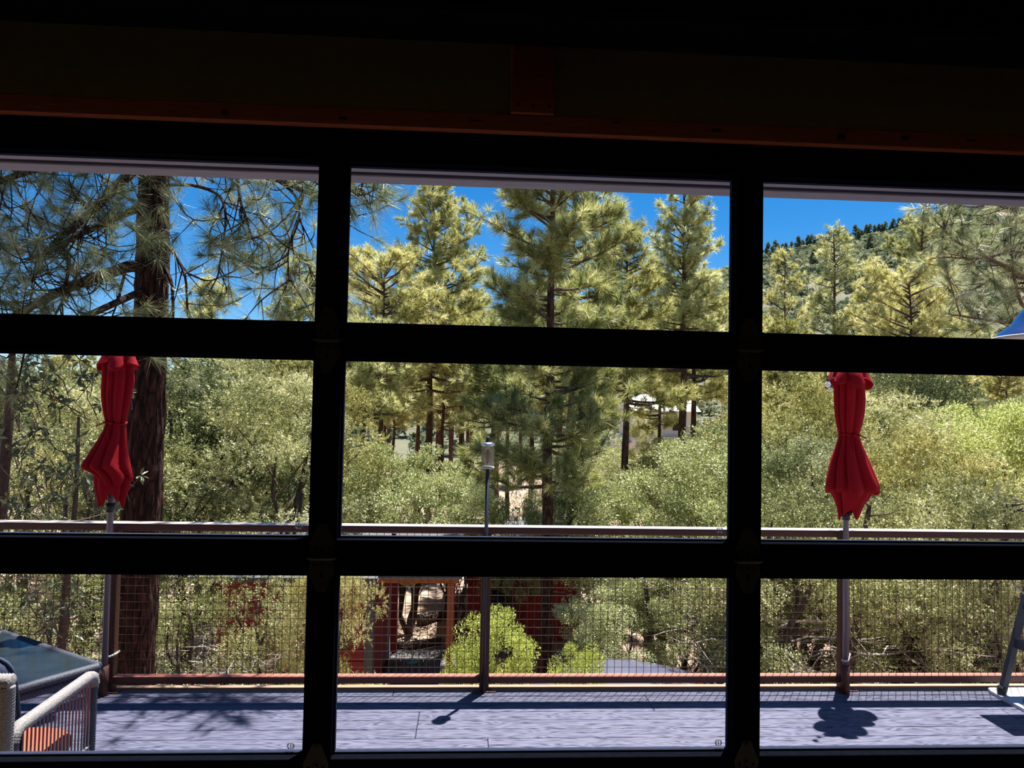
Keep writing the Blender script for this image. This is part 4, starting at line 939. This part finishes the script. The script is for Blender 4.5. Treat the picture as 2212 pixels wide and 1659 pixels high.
def growtwigs(p, n, tw, rs, up=.15, tl=(.25, .7), ntuft=2, u0=.25, droop=.1):
    for q in range(n):
        u = rs.uniform(u0, 1.0); i = u*(len(p)-1); i0 = min(int(i), len(p)-2); b0 = p[i0]+(p[i0+1]-p[i0])*(i-i0); dr = unit(p[i0+1]-p[i0])
        L = rs.uniform(*tl); dd = unit(dr*.5+rs.normal(0, .6, 3)+np.array([0, 0, up]))
        m = b0+dd*L*.5+rs.normal(0, .05, 3)-np.array([0, 0, droop*L]); e = b0+dd*L+rs.normal(0, .05, 3)+np.array([0, 0, .08*L])
        pth = smooth([b0, m, e], 7); limb.tube(pth, np.linspace(tw, tw*.4, 7), 5)
        CT.append(e); DT.append(unit(e-m)+np.array([0, 0, .15]))
        if ntuft > 1 and rs.uniform() < .65:
            e2 = pth[3]+rs.normal(0, .14, 3); limb.tube(smooth([pth[3], (pth[3]+e2)/2+rs.normal(0, .03, 3), e2], 4), np.linspace(tw*.6, tw*.3, 4), 4); CT.append(e2); DT.append(unit(e2-pth[3]))
def limbpx(pts, r0, r1, n, seed, **kw):
    rs = rng(seed); p = smooth([atY(x, y, Yd) for x, y, Yd in pts], 18); limb.tube(p, np.linspace(r0, r1, 18), 8); growtwigs(p, n, .007, rs, **kw); return p
limbpx([(320, 585, 7.2), (290, 570, 7.0), (240, 588, 6.7), (170, 612, 6.4), (90, 648, 6.0), (20, 690, 5.8), (-60, 735, 5.6)], .062, .02, 59, 1)
limbpx([(330, 440, 7.2), (285, 455, 7.0), (225, 480, 6.6), (160, 512, 6.3), (110, 545, 6.0), (60, 560, 5.8)], .042, .014, 45, 2)
limbpx([(330, 330, 7.2), (280, 375, 6.8), (225, 430, 6.4), (160, 490, 6.1), (110, 530, 5.9)], .058, .02, 42, 3)
limbpx([(325, 310, 7.2), (200, 330, 6.4), (60, 370, 5.8), (-80, 420, 5.5)], .05, .015, 59, 4)
limbpx([(325, 260, 7.2), (180, 250, 6.4), (20, 300, 5.8), (-120, 330, 5.5)], .05, .015, 59, 5)
limbpx([(325, 620, 7.2), (150, 700, 6.2), (20, 740, 5.8), (-90, 700, 5.6)], .035, .012, 31, 6)
# right hand drooping twigs
limbpx([(345, 300, 7.2), (430, 330, 6.8), (520, 370, 6.4), (610, 390, 6.2), (690, 430, 6.0), (740, 440, 5.9)], .035, 0.0092, 27, 7, up=-.1)
limbpx([(350, 400, 7.2), (420, 398, 6.9), (480, 420, 6.6), (490, 470, 6.5), (480, 540, 6.5), (470, 600, 6.4)], .018, .006, 18, 8, up=-.15, tl=(.2, .5))
limbpx([(510, 370, 6.5), (520, 440, 6.4), (550, 530, 6.3)], .016, .006, 14, 9, up=-.2, tl=(.2, .45))
limbpx([(600, 390, 6.2), (640, 420, 6.1), (650, 470, 6.1), (620, 540, 6.0), (625, 610, 6.0)], .014, .005, 15, 10, up=-.15, tl=(.2, .5))
limbpx([(690, 420, 6.0), (720, 400, 5.8), (760, 400, 5.7), (790, 420, 5.6)], .010, .005, 21, 11, up=-.05, tl=(.15, .35))
limbpx([(340, 350, 7.2), (400, 355, 6.6), (480, 352, 6.2), (600, 362, 5.9), (700, 380, 5.7)], .022, .007, 27, 12, up=-.2, tl=(.2, .6))
limbpx([(355, 520, 7.2), (385, 560, 7.0), (402, 600, 6.9), (405, 680, 6.9)], .016, .009, 7, 13, up=-.2)
limbpx([(352, 570, 7.2), (372, 610, 7.1), (375, 690, 7.1), (350, 760, 7.1)], .02, .010, 3, 14, up=-.2)
limbpx([(405, 590, 6.9), (450, 610, 6.8), (520, 580, 6.6), (560, 530, 6.5)], .010, .004, 14, 15, up=-.1, tl=(.15, .4))
limbpx([(560, 470, 6.4), (600, 520, 6.3), (660, 560, 6.2), (690, 620, 6.1)], .010, .004, 13, 16, up=-.1, tl=(.15, .4))
limbpx([(150, 560, 6.3), (140, 640, 6.2), (115, 690, 6.1)], .016, .007, 7, 17)
limbpx([(270, 590, 6.9), (255, 650, 6.8), (240, 690, 6.8)], .012, .006, 7, 18)
# trunk sprays
limbpx([(335, 420, 7.1), (345, 395, 6.85), (350, 370, 6.75)], .012, .006, 12, 19, tl=(.1, .22))
limbpx([(345, 520, 7.1), (350, 500, 6.85), (340, 480, 6.7)], .010, .006, 7, 20, tl=(.08, .18))
# higher limbs over the deck and behind, above the frame
rs = rng(78)
for k in range(26):
    h = rs.uniform(4.6, 9.0); c0_ = np.array([np.interp(h, zs, [p[i] for p in tr_pts]) for i in range(3)]); L = rs.uniform(1.0, 2.3)*(1-(h-4.6)/7)
    az = rs.uniform(-.5*PI, 1.2*PI) if k > 6 else rs.uniform(-.42, -.10)*PI
    if k <= 6: L = rs.uniform(1.5, 2.4)
    p = branchpath(c0_, az, L, .1, .25, rs, 10); limb.tube(p, np.linspace(.035, .008, 10), 6); growtwigs(p, 16, .007, rs)
limb.build('branches', 'bark', big)
T, rn = tufts(np.array(CT), np.array(DT), 66, .20, .0016, rng(79), 1.25, .06)
triobj('foliage', T-np.array([big.location.x, YB, gz]), 'n_near', big, rn, kind='stuff')
print('big tufts', len(CT))

# --- right edge pine, long needles ------------------------------------
YR = 9.2
rt = thing('edge_pine', 'long needled pine reaching in from the right edge', 'tree', (atY(2290, 900, YR)[0], YR, float(G(atY(2290, 900, YR)[0], YR))))
gzr = rt.location.z; tb0 = np.array([rt.location.x, YR, gzr])
limb = MB(); CT = []; DT = []
tm = MB(); trunkmesh(tm, [tb0-np.array([0, 0, .1]), atY(2285, 1100, YR), atY(2280, 700, YR), atY(2275, 400, YR), atY(2270, 0, YR)], [.16, .13, .11, .09, .05], 16, .05, rng(3), 60); tm.build('trunk', 'barkf', rt, True)
limbpx([(2278, 720, YR), (2205, 660, YR-.3), (2188, 590, YR-.5), (2185, 540, YR-.6)], .03, .010, 10, 31, up=.4)
limbpx([(2278, 640, YR), (2200, 590, YR-.4), (2130, 555, YR-.7), (2060, 520, YR-1.0), (2035, 490, YR-1.1)], .035, .008, 26, 32, up=.35, tl=(.15, .45))
limbpx([(2278, 560, YR), (2200, 540, YR-.4), (2110, 560, YR-.7), (2040, 555, YR-.9)], .025, .008, 18, 33, up=.4, tl=(.15, .45))
limbpx([(2278, 380, YR), (2180, 420, YR-.6), (2110, 450, YR-.9), (2050, 440, YR-1.1), (2010, 432, YR-1.2)], .02, .005, 16, 34, up=-.1, tl=(.12, .35))
limbpx([(2278, 460, YR), (2220, 470, YR-.5), (2160, 440, YR-.8), (2150, 420, YR-.9)], .018, .006, 10, 35, up=.1)
limbpx([(2278, 760, YR), (2200, 700, YR-.4), (2120, 690, YR-.8), (2060, 680, YR-1.0)], .025, .008, 20, 36, up=.3)
limbpx([(2278, 850, YR), (2200, 800, YR-.3), (2130, 770, YR-.6)], .02, .007, 14, 37, up=.3)
limbpx([(2278, 620, YR), (2215, 600, YR+.5), (2160, 600, YR+.6), (2110, 620, YR+.6)], .02, .007, 18, 38, up=.3)
rs = rng(80)
for k in range(18):
    h = rs.uniform(2.2, 6.5); c0_ = np.array([rt.location.x, YR, h]); p = branchpath(c0_, rs.uniform(-.4, .6)*PI, rs.uniform(.9, 1.7), .15, .2, rs, 9); limb.tube(p, np.linspace(.03, .007, 9), 5); growtwigs(p, 12, .006, rs, .3)
limb.build('branches', 'twig', rt)
T, rn = tufts(np.array(CT), np.array(DT), 90, .19, .0024, rng(81), 1.1, .07)
triobj('foliage', T-tb0, 'n_near', rt, rn, kind='stuff')

# --- near oak at the left edge: single large leaves ---------------------
lm = MB().add([(0, 0, 0), (-.014, .022, .004), (-.013, .045, .004), (0, .075, -.004), (.013, .045, .004), (.014, .022, .004), (0, .03, -.002)], [(0, 6, 1), (1, 6, 2), (2, 6, 3), (3, 6, 4), (4, 6, 5), (5, 6, 0)]).data('leaf', 'oak_d')
lmr = lm.attributes.new('rnd', 'FLOAT', 'FACE'); lmr.data.foreach_set('value', np.full(6, .45, np.float32))
YO = 6.4; ob = atZ(60, 1640, -2.7); o0 = np.array([atY(20, 1100, YO)[0]-.3, YO, float(G(-4, YO))])
ok = thing('oak_tree', 'dark glossy leaved oak branches at the left edge of the photo', 'tree', o0)
rs = rng(90); wd = MB(); CC = []; DD = []
st = [o0, atY(-40, 1300, YO), atY(0, 1100, YO), atY(20, 900, YO), atY(30, 700, YO)]; wd.tube(smooth(st, 14), np.linspace(.09, .02, 14), 9)
wd.tube(smooth([o0+[.5, .3, 0], atY(135, 1400, YO+.3), atY(140, 1260, YO+.3), atY(165, 1100, YO+.3), atY(170, 900, YO+.3)], 12), np.linspace(.05, .012, 12), 7)
def cl(px, py, Y, n, sx, sy):
    for k in range(n):
        c = atY(px+rs.normal(0, sx), py+rs.normal(0, sy), Y+rs.uniform(-.5, .6)); m = rs.integers(6, 10); b0 = c-np.array([rs.normal(0, .12), rs.normal(0, .1), .12+rs.uniform(0, .1)])
        wd.tube([b0, (b0+c)/2+rs.normal(0, .02, 3), c], [.005, .004, .003], 4)
        q = unit(rs.normal(size=(m, 3))+np.array([0, 0, .1])); CC.append(np.repeat(c[None], m, 0)+q*.01); DD.append(q)
cl(60, 830, YO, 34, 70, 45); cl(40, 960, YO, 26, 60, 60); cl(90, 1060, YO, 26, 90, 40); cl(120, 800, YO, 12, 50, 30); cl(60, 1320, YO-.2, 24, 70, 60); cl(160, 1060, YO, 10, 60, 30); cl(140, 1330, YO, 14, 60, 70)
CC = np.concatenate(CC); DD = np.concatenate(DD)
wd.build('branches', 'twig', ok)
pick = rs.permutation(len(CC))
for i in pick[:280]:
    d_ = Vector(DD[i]); qt = d_.to_track_quat('Y', 'Z'); o = inst('leaf', lm, ok, CC[i], qt.to_euler(), (1, 1, 1)); s = rs.uniform(.75, 1.25); o.scale = (s, s, s)
T, rn = leafquads(CC[pick[280:]], DD[pick[280:]], .075, .03, rs)
triobj('foliage', T-o0, 'oak_d', ok, rn, kind='stuff')

# --- junipers and shrubs ----------------------------------------------
J = [make_juniper(4.6, 1.5, 101, 'jun', 58, 1500, .031, 3, 12, .22), make_juniper(4.0, 1.35, 102, 'jun_y', 52, 1500, .031, 2, 6, .22), make_juniper(5.4, 1.3, 103, 'jun', 58, 1500, .033, 2, 8, .22), make_juniper(2.6, 1.25, 104, 'jun', 30, 1300, .025, 3, 70, .08), make_juniper(2.6, 1.35, 105, 'jun', 30, 1400, .026, 6, 50, .50), make_juniper(4.4, 1.45, 106, 'jun_d', 60, 1300, .032, 3, 10, .22)]
K = [make_oak(3.0, 1.5, 111, 'oak', 72, 430, .042, .024, 5, .42, clr=.28), make_oak(2.2, .66, 112, 'oak_b', 95, 230, .034, .021, 5, .30, clr=.17), make_oak(4.2, 1.5, 113, 'oak', 78, 430, .046, .026, 5, .42, clr=.30), make_oak(4.0, 1.3, 114, 'oak_m', 80, 380, .046, .026, 4, .3, clr=.30)]
JL = [  # (kind, trunk px, reference py, depth, height px top, label)
 (J[0], 600, 1000, 11.8, 830, 'juniper with bleached dead twigs left of the black stile'),
 (J[2], 510, 1000, 13.2, 775, 'tall narrow juniper between the big trunk and the stile'),
 (J[5], 410, 1000, 12.6, 800, 'juniper just right of the big trunk'),
 (J[1], 645, 1000, 15.0, 775, 'yellow juniper touching the stile in the left middle pane'),
 (J[3], 420, 1350, 8.9, 1235, 'low juniper with bare twigs right of the big trunk base', 0.75),
 (J[3], 560, 1350, 9.2, 1225, 'low juniper covering the red cabin wall', 0.72),
 (J[1], 722, 1350, 8.7, 1195, 'pale juniper left of the porch opening', 0.42),
 (J[3], 120, 1350, 8.2, 1250, 'low twiggy juniper behind the left umbrella pole'),
 (J[0], 190, 1000, 10.5, 860, 'juniper behind the left umbrella'),
 (J[5], 60, 1000, 11.5, 800, 'juniper behind the oak at the left edge'),
 (K[0], 890, 1050, 15.2, 962, 'rounded scrub oak left of the lantern'),
 (K[2], 985, 1050, 14.4, 1030, 'dark scrub oak behind the lantern'),
 (K[0], 800, 1050, 15.8, 1010, 'scrub oak beside the thin straight trunk'),
 (K[0], 1110, 1100, 14.0, 1080, 'scrub oak between the lantern and the centre trunk', 0.45),
 (K[2], 1290, 1050, 14.4, 1040, 'scrub oak right of the centre pine trunk'),
 (K[0], 1420, 1050, 12.8, 1030, 'scrub oak in front of the white house'),
 (K[0], 1392, 1000, 23.0, 950, 'scrub oak below the upper wall of the white house', 1.3),
 (K[0], 1478, 1000, 24.0, 962, 'scrub oak right of and below the white house', 1.2),
 (J[2], 1396, 1000, 27.0, 893, 'narrow juniper before the white house', 0.6),
 (J[1], 1466, 1000, 25.0, 950, 'yellow juniper below the white house', 0.7),
 (K[2], 1540, 1050, 12.4, 960, 'scrub oak at the right side of the centre pane'),
 (K[1], 1072, 1390, 8.5, 1322, 'bright yellow green shrub right of the lantern post', 0.66),
 (K[1], 1010, 1430, 8.3, 1395, 'small bright shrub in front of the porch', 0.5),
 (K[1], 1255, 1440, 8.4, 1395, 'small bright shrub left of the car roof', 0.5),
 (K[0], 1350, 1350, 10.9, 1265, 'olive green shrub behind the car roof', 0.62),
 (K[2], 1480, 1330, 11.2, 1215, 'tall scrub oak behind the lower centre pane', 0.7),
 (K[0], 1580, 1340, 10.6, 1230, 'scrub oak beside the right black stile', 0.6),
 (J[1], 1700, 950, 13.6, 825, 'yellow juniper left of the right umbrella'),
 (J[5], 1760, 1050, 11.4, 960, 'juniper behind the right umbrella'),
 (J[0], 1900, 1000, 12.4, 870, 'juniper right of the right umbrella'),
 (J[1], 2010, 1050, 11.6, 940, 'reddish yellow juniper in the right middle pane'),
 (J[5], 1970, 950, 15.5, 800, 'tall juniper behind the right middle pane'),
 (K[3], 2150, 1000, 12.8, 865, 'bright green oak at the right edge'),
 (K[3], 2080, 1000, 15.8, 880, 'bright green oak behind the reddish juniper'),
 (J[4], 1960, 1120, 9.4, 1065, 'low juniper rising behind the top rail right of the umbrella'),
 (J[4], 1680, 1120, 9.6, 1075, 'low juniper behind the top rail left of the umbrella'),
 (J[4], 2120, 1130, 9.2, 1080, 'low juniper behind the top rail at the right edge'),
 (K[0], 1720, 1340, 9.9, 1215, 'scrub oak left of the right umbrella pole'),
 (K[2], 1930, 1340, 10.2, 1200, 'scrub oak right of the right umbrella pole'),
 (K[0], 2060, 1340, 9.6, 1250, 'scrub oak in the lower right pane'),
 (J[3], 2150, 1380, 8.6, 1290, 'low juniper behind the bar table'),
]
r = rng(33)
for i, (root, px, py, Y, ty, lab, *wx) in enumerate(JL):
    H0 = {J[0].name: 4.6, J[1].name: 4.0, J[2].name: 5.4, J[3].name: 2.6, J[4].name: 2.6, J[5].name: 4.4, K[0].name: 3.0, K[1].name: 2.2, K[2].name: 4.2, K[3].name: 4.0}[root.name]
    sc_ = topz(px, ty, Y)/H0; wl_ = wx[0] if wx else min(max(sc_, .75), 1.15); put(root, px, py, Y, lab, (wl_, wl_, sc_), r.uniform(0, 6.28))
# background trees: nothing tells them apart
BP = [make_pine(10, 5.0, 1.7, 60, 51, .12, .24, .011, 30, 9, 'n_mid', 'cone'), make_pine(9, 4.6, 1.6, 55, 52, .11, .24, .011, 30, 9, 'n_yel', 'open'), make_pine(10.5, 5.6, 1.6, 55, 53, .13, .24, .011, 30, 9, 'n_yel', 'round')]
first = [True]*3; n = 0
placed = []
while n < 110:
    Y = r.uniform(27, 54) if n < 84 else r.uniform(55, 92); px = r.uniform(-250, 2460)
    p = atY(px, 900, Y)
    if any((p[0]-q[0])**2+(Y-q[1])**2 < 2.0**2 for q in placed): continue
    if 1330 < px < 1520 and Y < 47: continue
    if 43 < Y < 53 and 1320 < px < 1530: continue
    placed.append((p[0], Y)); k = r.integers(3); ty = np.interp(px, [0, 250, 600, 760, 900, 1600, 1700, 2212], [700, 770, 700, 660, 640, 620, 715, 715])+r.uniform(0, 100)
    s = topz(px, ty, Y)/(10, 9, 10.5)[k]
    loc = (p[0], Y, float(G(p[0], Y))-.05); lab = 'distant pine in the dense forest behind the nearer trees'
    if first[k]:
        first[k] = False; BP[k].location = loc; BP[k].scale = (s, s, s); BP[k].rotation_euler = (0, 0, r.uniform(0, 6.28)); BP[k]['label'] = lab; BP[k]['group'] = 'distant forest pines'
    else: copy_tree(BP[k], loc, r.uniform(0, 6.28), s, lab, 'distant forest pines')
    n += 1
for px, Y, ty, k, lab in ((832, 28, 700, 0, 'dark pine trunk left of the rounded scrub oak'), (850, 30, 730, 1, 'second dark trunk close left of the rounded scrub oak'), (905, 30, 690, 2, 'pine trunk rising behind the rounded scrub oak'), (957, 26, 690, 0, 'pine trunk between the rounded oak and the lantern'), (1148, 24, 620, 1, 'thick pine trunk just left of the centre pine'), (1425, 24, 690, 2, 'pine trunk in front of the white house'), (1697, 24, 700, 1, 'pine trunk left of the right umbrella'), (1985, 30, 690, 0, 'pine trunk right of the right umbrella'), (2028, 30, 680, 2, 'pine trunk above the bright green oak'), (527, 27, 700, 0, 'pine trunk above the tall narrow juniper')):
    p = atY(px, 950, Y); copy_tree(BP[k], (p[0], Y, float(G(p[0], Y))-.05), px, topz(px, ty, Y)/(10, 9, 10.5)[k], lab); placed.append((p[0], Y))
n = 0; src = [J[0], J[1], K[0], K[2], J[2], J[5]]
while n < 125:
    Y = r.uniform(15.5, 62); px = r.uniform(-250, 2460); p = atY(px, 1000, Y)
    if any((p[0]-q[0])**2+(Y-q[1])**2 < 1.5**2 for q in placed): continue
    if 780 < px < 1000 and Y < 21: continue
    if any(abs(px-q_) < 34 and Y < yq for q_, yq in ((783, 18), (832, 28), (850, 30), (905, 30), (957, 26), (1066, 19), (1148, 24), (1349, 17), (1425, 24), (1474, 20), (1697, 24), (1985, 30), (2028, 30))): continue
    placed.append((p[0], Y)); k = r.integers(6); ty = (np.interp(px, [0, 700, 780, 1560, 1650, 2212], [880, 890, 985, 985, 890, 880]))+r.uniform(-30, 90)
    H0 = (4.6, 4.0, 3.0, 4.2, 5.4, 4.4)[k]; s = topz(px, ty, Y)/H0
    copy_tree(src[k], (p[0], Y, float(G(p[0], Y))-.05), r.uniform(0, 6.28), min(s, 1.5), 'understory shrub filling the forest behind the nearer trees', 'forest understory shrubs'); n += 1
# bare scattered trunks low right
for px, py0, px1, py1, Y, w, lb in ((1860, 1250, 1835, 1455, 9.0, .05, 'dark leaning trunk right of the right umbrella pole'), (2010, 1250, 2020, 1455, 9.6, .05, 'dark trunk in the lower right pane'), (2150, 1250, 2108, 1455, 8.8, .075, 'thick dark trunk left of the bar table'), (1400, 1330, 1412, 1440, 11.0, .06, 'dark trunk behind the car roof'), (140, 1240, 140, 1440, 8.6, .05, 'dark trunk left of the left umbrella pole')):
    p = atY(px, py0, Y); q = atY(px1, py1, Y); gz_ = float(G(q[0], Y))
    a_, b_ = (p, q) if p[2] > q[2] else (q, p)
    base = np.array([b_[0]+(b_[0]-a_[0])*(b_[2]-gz_)/max(.3, a_[2]-b_[2])*.6, Y, gz_-.1]); upd = a_+(a_-b_)*.8
    rs = rng(int(px)); m = MB(); trunkmesh(m, smooth([base, b_, a_, upd], 9)+rs.normal(0, .015, (9, 3)), w*np.linspace(1.2, .55, 9), 10, .07, rs, 30)
    tt = thing('bare_trunk', lb, 'trunk', base); m.build('stem', 'barkj', tt, True)
    m = MB()
    for k in range(9):
        t_ = rs.uniform(.25, 1); c = b_+(upd-b_)*t_; pth = branchpath(c, rs.uniform(0, 6.28), rs.uniform(.3, .9), .3, .1, rs, 6, .2); m.tube(pth, np.linspace(.014, .004, 6), 5)
    m.build('branches', 'twig', tt)

# --- hillside brush and ridge pines -------------------------------------
rs = rng(200); N_ = 12500
hy = rs.uniform(0, 1, N_)**.8*300+62; hx_ = hy*rs.uniform(-.75, 1.0, N_)
keep = (hx_/hy > -.1) | (rs.uniform(size=N_) < .4); hx_, hy = hx_[keep], hy[keep]
C = np.stack([hx_, hy, G(hx_, hy)+.6], 1); Rr = rs.uniform(.9, 2.0, len(hx_))*(.25+hy/260)
hv, hr_ = [], []
k = len(C); n = 30; q = unit(rs.normal(size=(k, n, 3))+np.array([0, 0, .5])); p = C[:, None]+q*Rr[:, None, None]*rs.uniform(.5, 1, (k, n, 1))*np.array([1, 1, .8])
s = Rr[:, None, None]*rs.uniform(.22, .42, (k, n, 1)); a_ = unit(np.cross(q, rs.normal(size=(k, n, 3)))); b_ = np.cross(q, a_)
T = np.stack([p-a_*s, p+a_*s, p+b_*s*1.3+q*s*.3], 2).reshape(-1, 3, 3); rn = np.clip(rs.uniform(.1, .85, (k, 1))+rs.normal(0, .1, (k, n)), 0, 1).reshape(-1)
hb2 = triobj('hillside_brush', T, 'hillveg', None, rn, kind='stuff'); hb2['label'] = 'grey green brush covering the mountain slope'; hb2['category'] = 'brush'
HP = make_pine(8, 1.2, 1.9, 26, 61, .16, 1.0, .10, 10, 5, 'hillveg', 'cone', dead=0); ff = True
for i in range(64):
    if i < 44: px = 1640+i*8.6+rs.uniform(-3, 3); yy_ = np.linspace(200, 478, 280); xx_ = np.array([atY(px, 500, q_)[0] for q_ in yy_]); Y = float(yy_[np.argmax((G(xx_, yy_)-1.83)/yy_)])
    else: px = rs.uniform(1650, 2212); Y = rs.uniform(220, 345)
    x = atY(px, 600, Y)[0]; s = rs.uniform(.45, .85); loc = (x, Y, float(G(x, Y))-.3); lab = 'small pine on the mountain ridge line' if i < 44 else 'small pine on the open mountain slope'; gp = 'ridge pines' if i < 44 else 'slope pines'
    if ff: HP.location = loc; HP.scale = (s, s, s); HP['label'] = lab; HP['group'] = gp; ff = False
    else: copy_tree(HP, loc, rs.uniform(0, 6.28), s, lab, gp)
